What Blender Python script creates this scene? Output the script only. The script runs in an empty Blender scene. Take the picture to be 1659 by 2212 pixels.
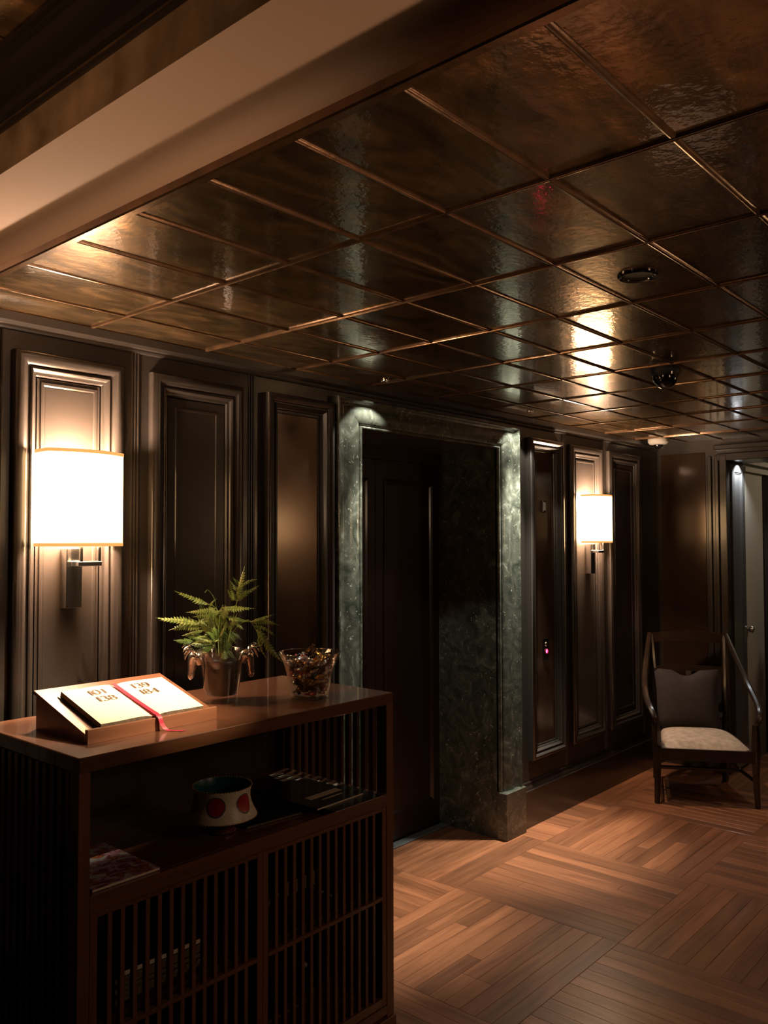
import bpy, bmesh, math, random
from mathutils import Vector, Matrix
from math import pi, sin, cos, radians, sqrt
random.seed(7)
S = bpy.context.scene
COL = S.collection

# ------------------------------------------------------------------ camera
cam = bpy.data.cameras.new('camera')
camo = bpy.data.objects.new('camera', cam); COL.objects.link(camo)
YAW, PIT, ROL = 0.719378448, 0.0345460278, -0.00246391497
d = Vector((cos(YAW)*cos(PIT), sin(YAW)*cos(PIT), sin(PIT)))
r0 = Vector((sin(YAW), -cos(YAW), 0)); u0 = r0.cross(d)
rr = cos(ROL)*r0+sin(ROL)*u0; uu = -sin(ROL)*r0+cos(ROL)*u0
M = Matrix((rr, uu, -d)).transposed().to_4x4(); M.translation = Vector((0, -2.532, 1.6))
camo.matrix_world = M
cam.sensor_fit = 'HORIZONTAL'; cam.sensor_width = 36; cam.lens = 1807.48/1659*36
cam.clip_start = 0.02
S.camera = camo

# ------------------------------------------------------------------ world and exposure
w = bpy.data.worlds.new('world'); S.world = w; w.use_nodes = True
w.node_tree.nodes['Background'].inputs[0].default_value = (1.0, 0.62, 0.38, 1)
w.node_tree.nodes['Background'].inputs[1].default_value = 0.002
S.view_settings.view_transform = 'Standard'; S.view_settings.look = 'None'
S.view_settings.exposure = 0.64; S.view_settings.gamma = 1.0
S.view_settings.use_curve_mapping = False
S.cycles.use_denoising = True
S.cycles.max_bounces = 7; S.cycles.glossy_bounces = 5; S.cycles.diffuse_bounces = 3
S.cycles.transmission_bounces = 7; S.cycles.transparent_max_bounces = 24; S.cycles.sample_clamp_indirect = 4.0
S.cycles.caustics_reflective = False; S.cycles.caustics_refractive = False

def spot(name, loc, target, energy, color, angle, blend=0.5, radius=0.015):
    l = bpy.data.lights.new(name, 'SPOT'); l.energy = energy; l.color = color
    l.spot_size = radians(angle); l.spot_blend = blend; l.shadow_soft_size = radius
    o = bpy.data.objects.new(name, l); COL.objects.link(o)
    o.location = loc
    o.rotation_euler = (Vector(target)-Vector(loc)).to_track_quat('-Z', 'Y').to_euler()
    return o
H = 2.304
COOL = (1.0, 1.0, 0.88); WARM = (1.0, 0.66, 0.40)
for nm, sx, en, an in (('left', 2.74, 1.9, 38), ('right', 3.94, 2.4, 44)):       # recessed pinholes over the marble doorway
    spot('spot_doorway_'+nm, (sx, -0.14, H-0.012), (sx, -0.10, 0), 98.0*en, COOL, an, 1.0)
    spot('spill_doorway_'+nm, (sx, -0.13, H-0.012), (sx, -0.13, 0), 5.5*en, COOL, 96, 0.15)
spot('spot_book', (2.10, -1.59, H-0.03), (1.29, -0.39, 1.18), 270.0, (1.0, 0.78, 0.50), 24, 1.0)
spot('spot_corridor', (6.09, -0.575, 2.142), (6.09, -0.50, 1.9), 9.0, (0.95, 0.97, 1.0), 120, 0.6, 0.01)
spot('fill_room_floor', (4.3, -2.4, H-0.02), (4.7, -0.9, 0), 4.5, WARM, 75, 1.0, 0.05)  # added out-of-view lamp brightening the floor and armchair
spot('fill_soffit', (2.1, -3.2, 0.95), (0.84, -1.15, 2.36), 62.0, (1.0, 0.66, 0.42), 50, 1.0, 0.08)  # unseen lamp added low down to light the beige soffit
spot('fill_upper_left', (-0.9, -1.3, 1.8), (0.76, -0.9, 2.45), 40.0, WARM, 56, 1.0, 0.08)  # off-frame wash added for the gold beam face
def area(name, loc, target, energy, color, size):
    l = bpy.data.lights.new(name, 'AREA'); l.energy = energy; l.color = color; l.size = size
    o = bpy.data.objects.new(name, l); COL.objects.link(o); o.location = loc
    o.rotation_euler = (Vector(target)-Vector(loc)).to_track_quat('-Z', 'Y').to_euler()
area('area_fill', (2.2, -3.3, 1.9), (1.6, -0.7, 0.8), 2.9, (1.0, 0.62, 0.38), 0.4)  # unseen soft light added for the cabinet front
area('fill_corridor', (6.9, -1.5, 2.35), (6.9, -0.6, 1.0), 3.0, (1.0, 0.80, 0.55), 0.5)  # soft light added out of view for the corridor wall

# ------------------------------------------------------------------ materials
def nt(name):
    m = bpy.data.materials.new(name); m.use_nodes = True
    t = m.node_tree; return m, t, t.nodes['Principled BSDF']
def N(t, k, **kw):
    n = t.nodes.new(k)
    for a, b in kw.items(): setattr(n, a, b)
    return n
def simple(name, col, rough=0.5, metal=0.0, coat=0.0, coatr=0.05, noise=0.0, nscale=20, bump=0.0, bscale=60, spec=None):
    m, t, b = nt(name)
    b.inputs['Base Color'].default_value = (*col, 1)
    b.inputs['Roughness'].default_value = rough; b.inputs['Metallic'].default_value = metal
    b.inputs['Coat Weight'].default_value = coat; b.inputs['Coat Roughness'].default_value = coatr
    if spec is not None: b.inputs['Specular IOR Level'].default_value = spec
    tc = N(t, 'ShaderNodeTexCoord')
    if noise:
        n = N(t, 'ShaderNodeTexNoise'); n.inputs['Scale'].default_value = nscale; n.inputs['Detail'].default_value = 5
        t.links.new(tc.outputs['Object'], n.inputs['Vector'])
        r = N(t, 'ShaderNodeValToRGB')
        r.color_ramp.elements[0].position = 0.3; r.color_ramp.elements[1].position = 0.7
        r.color_ramp.elements[0].color = (*[c*(1-noise) for c in col], 1)
        r.color_ramp.elements[1].color = (*[min(1, c*(1+noise)) for c in col], 1)
        t.links.new(n.outputs[0], r.inputs[0]); t.links.new(r.outputs[0], b.inputs['Base Color'])
    if bump:
        n = N(t, 'ShaderNodeTexNoise'); n.inputs['Scale'].default_value = bscale; n.inputs['Detail'].default_value = 4
        t.links.new(tc.outputs['Object'], n.inputs['Vector'])
        bp = N(t, 'ShaderNodeBump'); bp.inputs['Strength'].default_value = bump; bp.inputs['Distance'].default_value = 0.002
        t.links.new(n.outputs[0], bp.inputs['Height']); t.links.new(bp.outputs[0], b.inputs['Normal'])
    return m
def wood(name, c1, c2, axis='X', rough=0.35, coat=0.0, vary=0.0, scale=1.0, coatr=0.12):
    """long grain along one object axis, tone varied from piece to piece"""
    m, t, b = nt(name)
    tc = N(t, 'ShaderNodeTexCoord'); oi = N(t, 'ShaderNodeObjectInfo')
    mp = N(t, 'ShaderNodeMapping')
    mp.inputs['Scale'].default_value = {'X': (3*scale, 40*scale, 40*scale), 'Y': (40*scale, 3*scale, 40*scale), 'Z': (40*scale, 40*scale, 3*scale)}[axis]
    sc = N(t, 'ShaderNodeVectorMath', operation='SCALE'); sc.inputs[3].default_value = 17.0
    cmb = N(t, 'ShaderNodeCombineXYZ')
    for k in range(3): t.links.new(oi.outputs['Random'], cmb.inputs[k])
    t.links.new(cmb.outputs[0], sc.inputs[0])
    ad = N(t, 'ShaderNodeVectorMath', operation='ADD')
    t.links.new(tc.outputs['Object'], ad.inputs[0]); t.links.new(sc.outputs[0], ad.inputs[1])
    t.links.new(ad.outputs[0], mp.inputs['Vector'])
    n = N(t, 'ShaderNodeTexNoise'); n.inputs['Scale'].default_value = 1.0; n.inputs['Detail'].default_value = 6; n.inputs['Roughness'].default_value = 0.6
    n.inputs['Distortion'].default_value = 0.6
    t.links.new(mp.outputs[0], n.inputs['Vector'])
    r = N(t, 'ShaderNodeValToRGB'); r.color_ramp.elements[0].position = 0.25; r.color_ramp.elements[1].position = 0.75
    r.color_ramp.elements[0].color = (*c1, 1); r.color_ramp.elements[1].color = (*c2, 1)
    t.links.new(n.outputs[0], r.inputs[0])
    out = r.outputs[0]
    if vary:
        mr = N(t, 'ShaderNodeMapRange'); mr.inputs[3].default_value = 1-vary; mr.inputs[4].default_value = 1+vary
        t.links.new(oi.outputs['Random'], mr.inputs[0])
        hs = N(t, 'ShaderNodeHueSaturation'); t.links.new(mr.outputs[0], hs.inputs['Value']); t.links.new(out, hs.inputs['Color'])
        out = hs.outputs[0]
    t.links.new(out, b.inputs['Base Color'])
    b.inputs['Roughness'].default_value = rough
    b.inputs['Coat Weight'].default_value = coat; b.inputs['Coat Roughness'].default_value = coatr
    bp = N(t, 'ShaderNodeBump'); bp.inputs['Strength'].default_value = 0.12; bp.inputs['Distance'].default_value = 0.001
    t.links.new(n.outputs[0], bp.inputs['Height']); t.links.new(bp.outputs[0], b.inputs['Normal'])
    return m
def gold_leaf(name):
    m, t, b = nt(name)
    tc = N(t, 'ShaderNodeTexCoord'); oi = N(t, 'ShaderNodeObjectInfo')
    geo = N(t, 'ShaderNodeNewGeometry')
    mp = N(t, 'ShaderNodeMapping'); mp.inputs['Scale'].default_value = (2.2, 5.5, 4)
    cmb = N(t, 'ShaderNodeCombineXYZ')
    for k in range(3): t.links.new(oi.outputs['Random'], cmb.inputs[k])
    sc = N(t, 'ShaderNodeVectorMath', operation='SCALE'); sc.inputs[3].default_value = 31.0
    t.links.new(cmb.outputs[0], sc.inputs[0])
    ad = N(t, 'ShaderNodeVectorMath', operation='ADD')
    t.links.new(tc.outputs['Object'], ad.inputs[0]); t.links.new(sc.outputs[0], ad.inputs[1])
    t.links.new(ad.outputs[0], mp.inputs['Vector'])
    n = N(t, 'ShaderNodeTexNoise'); n.inputs['Scale'].default_value = 2.0; n.inputs['Detail'].default_value = 7; n.inputs['Roughness'].default_value = 0.62
    n.inputs['Distortion'].default_value = 1.2
    t.links.new(mp.outputs[0], n.inputs['Vector'])
    r = N(t, 'ShaderNodeValToRGB')
    e = r.color_ramp.elements
    e[0].position = 0.30; e[0].color = (0.065, 0.043, 0.020, 1)
    e[1].position = 0.72; e[1].color = (0.42, 0.235, 0.10, 1)
    k = e.new(0.5); k.color = (0.18, 0.108, 0.046, 1)
    t.links.new(n.outputs[0], r.inputs[0]); t.links.new(r.outputs[0], b.inputs['Base Color'])
    b.inputs['Metallic'].default_value = 0.85
    b.inputs['Roughness'].default_value = 0.24
    b.inputs['Coat Weight'].default_value = 0.9; b.inputs['Coat Roughness'].default_value = 0.06; b.inputs['Coat IOR'].default_value = 1.7
    # lacquer ripples: fine hammering and long soft waves
    n1 = N(t, 'ShaderNodeTexNoise'); n1.inputs['Scale'].default_value = 55; n1.inputs['Detail'].default_value = 2
    n2 = N(t, 'ShaderNodeTexNoise'); n2.inputs['Scale'].default_value = 7; n2.inputs['Detail'].default_value = 1
    t.links.new(ad.outputs[0], n1.inputs['Vector']); t.links.new(ad.outputs[0], n2.inputs['Vector'])
    b1 = N(t, 'ShaderNodeBump'); b1.inputs['Strength'].default_value = 0.6; b1.inputs['Distance'].default_value = 0.0009
    b2 = N(t, 'ShaderNodeBump'); b2.inputs['Strength'].default_value = 0.30; b2.inputs['Distance'].default_value = 0.0028
    t.links.new(n1.outputs[0], b1.inputs['Height']); t.links.new(n2.outputs[0], b2.inputs['Height'])
    t.links.new(b2.outputs[0], b1.inputs['Normal'])
    t.links.new(b1.outputs[0], b.inputs['Normal']); t.links.new(b1.outputs[0], b.inputs['Coat Normal'])
    return m
def marble(name):
    m, t, b = nt(name)
    tc = N(t, 'ShaderNodeTexCoord')
    n = N(t, 'ShaderNodeTexNoise'); n.inputs['Scale'].default_value = 9; n.inputs['Detail'].default_value = 9; n.inputs['Roughness'].default_value = 0.68; n.inputs['Distortion'].default_value = 1.6
    t.links.new(tc.outputs['Object'], n.inputs['Vector'])
    r = N(t, 'ShaderNodeValToRGB'); e = r.color_ramp.elements
    e[0].position = 0.34; e[0].color = (0.024, 0.029, 0.022, 1)
    e[1].position = 0.74; e[1].color = (0.255, 0.255, 0.205, 1)
    k = e.new(0.56); k.color = (0.088, 0.091, 0.070, 1)
    t.links.new(n.outputs[0], r.inputs[0])
    v = N(t, 'ShaderNodeTexNoise'); v.inputs['Scale'].default_value = 26; v.inputs['Detail'].default_value = 4; v.inputs['Distortion'].default_value = 2.5
    t.links.new(tc.outputs['Object'], v.inputs['Vector'])
    vr = N(t, 'ShaderNodeValToRGB'); vr.color_ramp.elements[0].position = 0.64; vr.color_ramp.elements[1].position = 0.70
    vr.color_ramp.elements[0].color = (0, 0, 0, 1); vr.color_ramp.elements[1].color = (1, 1, 1, 1)
    t.links.new(v.outputs[0], vr.inputs[0])
    mx = N(t, 'ShaderNodeMix', data_type='RGBA'); mx.inputs[7].default_value = (0.36, 0.36, 0.28, 1)
    t.links.new(vr.outputs[0], mx.inputs[0]); t.links.new(r.outputs[0], mx.inputs[6]); t.links.new(mx.outputs[2], b.inputs['Base Color'])
    b.inputs['Roughness'].default_value = 0.28; b.inputs['Coat Weight'].default_value = 0.3; b.inputs['Coat Roughness'].default_value = 0.08
    return m
def glass(name, tint=(0.96, 0.95, 0.94)):
    """thin clear glass: light passes, grazing faces reflect"""
    m, t, b = nt(name)
    out = t.nodes['Material Output']; t.nodes.remove(b)
    tr = N(t, 'ShaderNodeBsdfTransparent'); tr.inputs[0].default_value = (*tint, 1)
    gl = N(t, 'ShaderNodeBsdfGlossy'); gl.inputs['Roughness'].default_value = 0.03; gl.inputs[0].default_value = (1, 1, 1, 1)
    lw = N(t, 'ShaderNodeLayerWeight'); lw.inputs[0].default_value = 0.5
    pw = N(t, 'ShaderNodeMath', operation='POWER'); pw.inputs[1].default_value = 3.2
    ml = N(t, 'ShaderNodeMath', operation='MULTIPLY_ADD'); ml.inputs[1].default_value = 0.9; ml.inputs[2].default_value = 0.08
    t.links.new(lw.outputs['Facing'], pw.inputs[0]); t.links.new(pw.outputs[0], ml.inputs[0])
    mx = N(t, 'ShaderNodeMixShader')
    t.links.new(ml.outputs[0], mx.inputs[0]); t.links.new(tr.outputs[0], mx.inputs[1]); t.links.new(gl.outputs[0], mx.inputs[2])
    t.links.new(mx.outputs[0], out.inputs[0])
    return m
def emit(name, col, s, base=(0.8, 0.8, 0.8)):
    m, t, b = nt(name)
    b.inputs['Base Color'].default_value = (*base, 1); b.inputs['Roughness'].default_value = 0.8
    b.inputs['Emission Color'].default_value = (*col, 1); b.inputs['Emission Strength'].default_value = s
    return m

MAT = {}
MAT['lacquer'] = simple('dark_lacquer_paint', (0.028, 0.0215, 0.0175), 0.32, coat=0.35, coatr=0.16, bump=0.05, bscale=90)
MAT['lacquer_panel'] = simple('dark_panel_gloss', (0.016, 0.0105, 0.0075), 0.28, coat=0.5, coatr=0.13, bump=0.05, bscale=60)
MAT['bronze_panel'] = simple('bronze_brown_panel', (0.085, 0.045, 0.024), 0.22, metal=0.6, coat=0.6, coatr=0.15, noise=0.2, nscale=6, bump=0.08, bscale=40)
MAT['call_panel'] = simple('call_panel_bronze', (0.05, 0.028, 0.016), 0.2, metal=0.5, coat=0.5, coatr=0.12)
MAT['black_gloss'] = simple('black_gloss', (0.006, 0.005, 0.005), 0.12, coat=0.5)
MAT['black_matte'] = simple('black_matte', (0.01, 0.009, 0.008), 0.6)
MAT['gold'] = gold_leaf('gold_leaf_lacquer')
MAT['beam'] = simple('antique_gold_paint', (0.26, 0.15, 0.075), 0.38, metal=0.45, coat=0.4, coatr=0.2, noise=0.5, nscale=9, bump=0.2, bscale=30)
MAT['batten'] = simple('copper_batten', (0.15, 0.078, 0.038), 0.22, metal=0.7, coat=0.4, coatr=0.1, noise=0.4, nscale=15, bump=0.2, bscale=80)
MAT['beige'] = simple('beige_plaster', (0.46, 0.30, 0.21), 0.75, bump=0.05)
MAT['marble'] = marble('green_marble')
MAT['floor'] = wood('parquet_board', (0.13, 0.044, 0.019), (0.345, 0.132, 0.058), 'X', 0.36, coat=0.25, vary=0.30, scale=0.8)
MAT['cab'] = wood('cabinet_walnut', (0.105, 0.039, 0.019), (0.195, 0.078, 0.037), 'X', 0.30, coat=0.6, scale=0.8, coatr=0.05)
MAT['stand'] = wood('stand_walnut', (0.16, 0.060, 0.030), (0.28, 0.112, 0.056), 'X', 0.34, coat=0.25, scale=0.8)
MAT['cabz'] = wood('cabinet_walnut_upright', (0.13, 0.048, 0.024), (0.23, 0.092, 0.045), 'Z', 0.38, coat=0.15, scale=0.8)
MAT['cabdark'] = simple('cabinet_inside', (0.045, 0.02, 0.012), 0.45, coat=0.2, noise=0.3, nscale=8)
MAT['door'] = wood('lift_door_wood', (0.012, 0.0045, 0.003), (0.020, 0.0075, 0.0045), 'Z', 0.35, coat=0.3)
MAT['chair'] = simple('dark_chair_wood', (0.022, 0.012, 0.007), 0.28, coat=0.5, coatr=0.12, noise=0.25, nscale=14)
MAT['chrome'] = simple('chrome', (0.88, 0.86, 0.84), 0.14, metal=1.0)
MAT['silver'] = simple('silver_casting', (0.78, 0.70, 0.64), 0.2, metal=1.0, bump=0.3, bscale=90)
MAT['gilt'] = simple('gilt_rim', (0.85, 0.6, 0.32), 0.25, metal=1.0)
MAT['glass'] = glass('clear_glass')
MAT['soil'] = simple('vase_dark_liner', (0.006, 0.004, 0.003), 0.45, noise=0.5, nscale=60, bump=0.3, spec=0.25)
MAT['red_dot'] = simple('red_enamel', (0.42, 0.012, 0.03), 0.35)
MAT['ring_grey'] = simple('grey_enamel', (0.09, 0.12, 0.12), 0.4)
MAT['cream'] = simple('cream_ceramic', (0.84, 0.74, 0.60), 0.4, noise=0.12, nscale=120, bump=0.15, bscale=200)
MAT['teal'] = simple('teal_glaze', (0.01, 0.075, 0.085), 0.3)
MAT['oxblood'] = simple('oxblood_glaze', (0.13, 0.015, 0.012), 0.35)
MAT['paper'] = simple('cream_paper', (0.80, 0.74, 0.58), 0.7)
MAT['page_edge'] = simple('page_edges', (0.16, 0.12, 0.085), 0.7, noise=0.4, nscale=150)
MAT['pale_edge'] = simple('pale_page_edges', (0.85, 0.72, 0.58), 0.7)
MAT['ink'] = simple('gold_brown_ink', (0.12, 0.06, 0.025), 0.6)
MAT['ribbon'] = simple('red_ribbon', (0.45, 0.02, 0.055), 0.5)
MAT['magblack'] = simple('black_cover', (0.008, 0.008, 0.010), 0.3, coat=0.3)
MAT['upholstery'] = simple('pale_damask', (0.46, 0.35, 0.265), 0.7, noise=0.22, nscale=30, bump=0.3, bscale=60)
MAT['pillow'] = simple('mauve_velvet', (0.022, 0.013, 0.012), 0.85, noise=0.25, nscale=25)
MAT['palewall'] = simple('pale_corridor_paint', (0.42, 0.40, 0.34), 0.6)
MAT['jamb_paint'] = simple('grey_jamb_paint', (0.10, 0.10, 0.10), 0.3, coat=0.4, coatr=0.12)
MAT['white'] = simple('white_plastic', (0.50, 0.44, 0.37), 0.45)
MAT['steel'] = simple('brushed_steel', (0.30, 0.31, 0.31), 0.38, metal=0.8)
MAT['redwood'] = simple('oxblood_lacquer_wood', (0.11, 0.018, 0.012), 0.3, coat=0.3)
MAT['shade'] = emit('lit_lampshade_fabric', (1.0, 0.60, 0.27), 8.0, (0.8, 0.62, 0.42))
MAT['shade_trim'] = emit('lampshade_trim', (1.0, 0.38, 0.10), 0.75, (0.6, 0.35, 0.2))
MAT['bulb'] = emit('lit_bulb', (1.0, 0.78, 0.55), 25.0)
MAT['redled'] = emit('red_led', (1.0, 0.01, 0.06), 34.0)
MAT['hand'] = simple('grey_print', (0.10, 0.09, 0.09), 0.5)
def leafmat(name, c1, c2):
    m = simple(name, c1, 0.45, noise=0.0)
    t = m.node_tree; b = t.nodes['Principled BSDF']
    tc = N(t, 'ShaderNodeTexCoord'); n = N(t, 'ShaderNodeTexNoise'); n.inputs['Scale'].default_value = 45
    t.links.new(tc.outputs['Object'], n.inputs['Vector'])
    r = N(t, 'ShaderNodeValToRGB'); r.color_ramp.elements[0].color = (*c1, 1); r.color_ramp.elements[1].color = (*c2, 1)
    r.color_ramp.elements[0].position = 0.35; r.color_ramp.elements[1].position = 0.68
    t.links.new(n.outputs[0], r.inputs[0]); t.links.new(r.outputs[0], b.inputs['Base Color'])
    b.inputs['Subsurface Weight'].default_value = 0.0
    return m
MAT['leaf'] = leafmat('fern_green', (0.15, 0.23, 0.04), (0.42, 0.46, 0.12))
MAT['leafdark'] = leafmat('fern_green_dark', (0.05, 0.095, 0.018), (0.13, 0.19, 0.035))
MAT['leafyellow'] = leafmat('fern_yellow', (0.42, 0.38, 0.10), (0.62, 0.52, 0.22))
def cover(name, cols):
    m, t, b = nt(name)
    tc = N(t, 'ShaderNodeTexCoord'); mp = N(t, 'ShaderNodeMapping'); mp.inputs['Scale'].default_value = (20, 28, 20)
    n = N(t, 'ShaderNodeTexNoise'); n.inputs['Scale'].default_value = 1.6; n.inputs['Detail'].default_value = 3; n.inputs['Distortion'].default_value = 0.8
    t.links.new(tc.outputs['Object'], mp.inputs[0]); t.links.new(mp.outputs[0], n.inputs['Vector'])
    r = N(t, 'ShaderNodeValToRGB'); e = r.color_ramp.elements
    e[0].position = 0.3; e[0].color = (*cols[0], 1); e[1].position = 0.72; e[1].color = (*cols[-1], 1)
    for i, c in enumerate(cols[1:-1]):
        k = e.new(0.3+0.42*(i+1)/(len(cols)-1)); k.color = (*c, 1)
    t.links.new(n.outputs[0], r.inputs[0]); t.links.new(r.outputs[0], b.inputs['Base Color'])
    b.inputs['Roughness'].default_value = 0.35
    return m
MAT['cover'] = cover('floral_cover', [(0.75, 0.28, 0.06), (0.20, 0.05, 0.06), (0.60, 0.30, 0.42), (0.62, 0.75, 0.85), (0.82, 0.70, 0.50)])
CANDY = {}
for k, c, me in (('silver', (0.85, 0.85, 0.88), 0.9), ('gold', (0.9, 0.6, 0.18), 0.9), ('black', (0.03, 0.025, 0.02), 0.3),
                 ('bronze', (0.30, 0.16, 0.08), 0.8), ('pink', (0.55, 0.10, 0.12), 0.5)):
    CANDY[k] = simple('wrapper_'+k, c, 0.18, metal=me, bump=0.6, bscale=220)

# ------------------------------------------------------------------ mesh helpers
def obj(name, bm, mat, parent=None, smooth=False, loc=None, rot=None):
    me = bpy.data.meshes.new(name)
    bmesh.ops.recalc_face_normals(bm, faces=bm.faces[:])
    bm.to_mesh(me); bm.free()
    mats = mat if isinstance(mat, (list, tuple)) else [mat]
    for m in mats: me.materials.append(MAT[m] if isinstance(m, str) else m)
    if smooth:
        for p in me.polygons: p.use_smooth = True
        try: me.set_sharp_from_angle(angle=radians(38))
        except Exception: pass
    o = bpy.data.objects.new(name, me); COL.objects.link(o)
    if parent is not None: o.parent = parent
    if loc is not None: o.location = loc
    if rot is not None: o.rotation_euler = rot
    return o
def empty(name, loc=(0, 0, 0), rz=0, parent=None):
    o = bpy.data.objects.new(name, None); COL.objects.link(o); o.location = loc; o.rotation_euler = (0, 0, rz)
    o.empty_display_size = 0.05
    if parent is not None: o.parent = parent
    return o
def tag(o, label, cat, group=None):
    o['label'] = label; o['category'] = cat
    if group: o['group'] = group
    return o
def struct(o): o['kind'] = 'structure'; return o
def box(bm, x0, x1, y0, y1, z0, z1, bev=0.0, mi=0):
    vs = [bm.verts.new((x, y, z)) for z in (z0, z1) for y in (y0, y1) for x in (x0, x1)]
    F = [(0, 2, 3, 1), (4, 5, 7, 6), (0, 1, 5, 4), (2, 6, 7, 3), (0, 4, 6, 2), (1, 3, 7, 5)]
    fs = [bm.faces.new([vs[i] for i in f]) for f in F]
    for f in fs: f.material_index = mi
    if bev:
        es = list({e for f in fs for e in f.edges})
        res = bmesh.ops.bevel(bm, geom=es, offset=bev, segments=1, affect='EDGES', profile=0.5)
        for f in res['faces']: f.material_index = mi
    return bm
def B(x0, x1, y0, y1, z0, z1, bev=0.0): return box(bmesh.new(), x0, x1, y0, y1, z0, z1, bev)
def frame_sweep(bm, x0, x1, z0, z1, prof, y=0.0, bottom=True):
    """mitred moulding round a rectangle in the plane y, profile = (inset, projection towards -y)"""
    rings = []
    for a, p in prof:
        cs = [(x0+a, z0+(a if bottom else 0)), (x0+a, z1-a), (x1-a, z1-a), (x1-a, z0+(a if bottom else 0))]
        rings.append([bm.verts.new((cx, y-p, cz)) for cx, cz in cs])
    n = 4
    for k in range(len(rings)-1):
        A, C = rings[k], rings[k+1]
        for i in range(n if bottom else n-1):
            j = (i+1) % n
            bm.faces.new((A[i], A[j], C[j], C[i]))
    return bm
def lathe(bm, prof, seg=32, mi=0, cx=0, cy=0, close=False):
    rings = []
    for r, z in prof:
        if r < 1e-6: rings.append([bm.verts.new((cx, cy, z))])
        else: rings.append([bm.verts.new((cx+r*cos(2*pi*i/seg), cy+r*sin(2*pi*i/seg), z)) for i in range(seg)])
    for k in range(len(rings)-1):
        A, C = rings[k], rings[k+1]
        for i in range(seg):
            j = (i+1) % seg
            if len(A) == 1 and len(C) == 1: break
            if len(A) == 1: f = bm.faces.new((A[0], C[i], C[j]))
            elif len(C) == 1: f = bm.faces.new((A[i], A[j], C[0]))
            else: f = bm.faces.new((A[i], A[j], C[j], C[i]))
            f.material_index = mi
    return bm
def tube(bm, pts, rad, seg=8, mi=0, flat=1.0, up=None, cap=True):
    """tube through points, radius a number or a list; flat squashes it along the second axis"""
    pts = [Vector(p) for p in pts]; n = len(pts)
    if not isinstance(rad, (list, tuple)): rad = [rad]*n
    rings = []; nrm = None
    for k in range(n):
        t = (pts[min(k+1, n-1)]-pts[max(k-1, 0)]).normalized()
        if nrm is None:
            a = Vector(up) if up else (Vector((0, 0, 1)) if abs(t.z) < 0.9 else Vector((1, 0, 0)))
            nrm = (a-t*a.dot(t)).normalized()
        else: nrm = (nrm-t*nrm.dot(t)).normalized()
        bn = t.cross(nrm)
        rings.append([bm.verts.new(pts[k]+nrm*cos(2*pi*i/seg)*rad[k]+bn*sin(2*pi*i/seg)*rad[k]*flat) for i in range(seg)])
    for k in range(n-1):
        for i in range(seg):
            j = (i+1) % seg
            f = bm.faces.new((rings[k][i], rings[k][j], rings[k+1][j], rings[k+1][i])); f.material_index = mi
    if cap:
        for rg in (rings[0], rings[-1]):
            try: bm.faces.new(rg).material_index = mi
            except ValueError: pass
    return bm
def smoothpts(pts, n=16):
    """Catmull-Rom through points"""
    P = [Vector(p) for p in pts]; P = [P[0]*2-P[1]]+P+[P[-1]*2-P[-2]]; out = []
    m = len(P)-3
    for s in range(n+1):
        u = s/n*m; k = min(int(u), m-1); t = u-k
        a, b, c, e = P[k:k+4]
        out.append(0.5*((2*b)+(c-a)*t+(2*a-5*b+4*c-e)*t*t+(-a+3*b-3*c+e)*t**3))
    return out
def prism(bm, poly, y0, y1, mi=0):
    """extrude an (x, z) polygon along y"""
    A = [bm.verts.new((x, y0, z)) for x, z in poly]; C = [bm.verts.new((x, y1, z)) for x, z in poly]
    fs = [bm.faces.new(A), bm.faces.new(C[::-1])]
    for i in range(len(poly)):
        j = (i+1) % len(poly); fs.append(bm.faces.new((A[i], A[j], C[j], C[i])))
    for f in fs: f.material_index = mi
    return bm

# ================================================================== SETTING
DX0, DX1, DZ = 2.73, 3.82, 2.10          # doorway in the panelled wall
WX = 5.93                                # far wall
OY, OZ = -0.51, 2.15                     # opening in the far wall

# ---- floor
fl = struct(obj('floor', B(-1.5, 8.6, -3.6, 0.5, -0.06, -0.0125), 'black_matte'))
def board(x0, x1, y0, y1, along):
    z = random.uniform(-0.0004, 0.0)
    cx, cy = (x0+x1)/2, (y0+y1)/2; g = 0.0005
    L, W = ((x1-x0), (y1-y0)) if along == 'x' else ((y1-y0), (x1-x0))
    o = obj('board', B(-L/2+g, L/2-g, -W/2+g, W/2-g, -0.012, 0, 0.0007), 'floor', fl, loc=(cx, cy, z), rot=(0, 0, 0 if along == 'x' else pi/2))
    return o
nb = 0
W12 = 0.8/12
for i in range(7):
    for j in range(4):                         # squares of twelve strips, turned by turns
        X0, Y0 = 1.56+0.8*i, -0.2-0.8*j
        along = 'x' if (i+j) % 2 == 0 else 'y'
        for k in range(12):
            if along == 'x': a = [X0, X0+0.8, Y0+k*W12, Y0+(k+1)*W12]
            else: a = [X0+k*W12, X0+(k+1)*W12, Y0, Y0+0.8]
            segs = [a]
            if j in (0, 1) and X0 < 4.8 and k % 3 == random.choice((0, 1, 2)):
                c = random.uniform(0.25, 0.75)
                if along == 'x': segs = [[a[0], a[0]+0.8*c, a[2], a[3]], [a[0]+0.8*c, a[1], a[2], a[3]]]
                else: segs = [[a[0], a[1], a[2], a[2]+0.8*c], [a[0], a[1], a[2]+0.8*c, a[3]]]
            for s in segs:
                x0, x1, y0, y1 = s
                if y0 >= -0.001:                       # only inside the doorway recess
                    x0 = max(x0, DX0); x1 = min(x1, DX1); y1 = min(y1, 0.335)
                elif y1 > 0: 
                    if x0 >= DX0-0.01 and x1 <= DX1+0.01: y1 = min(y1, 0.335)
                    else: y1 = min(y1, 0.0)
                x1 = min(x1, 6.9)
                if x1-x0 < 0.01 or y1-y0 < 0.01: continue
                board(x0, x1, y0, y1, along); nb += 1
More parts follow.
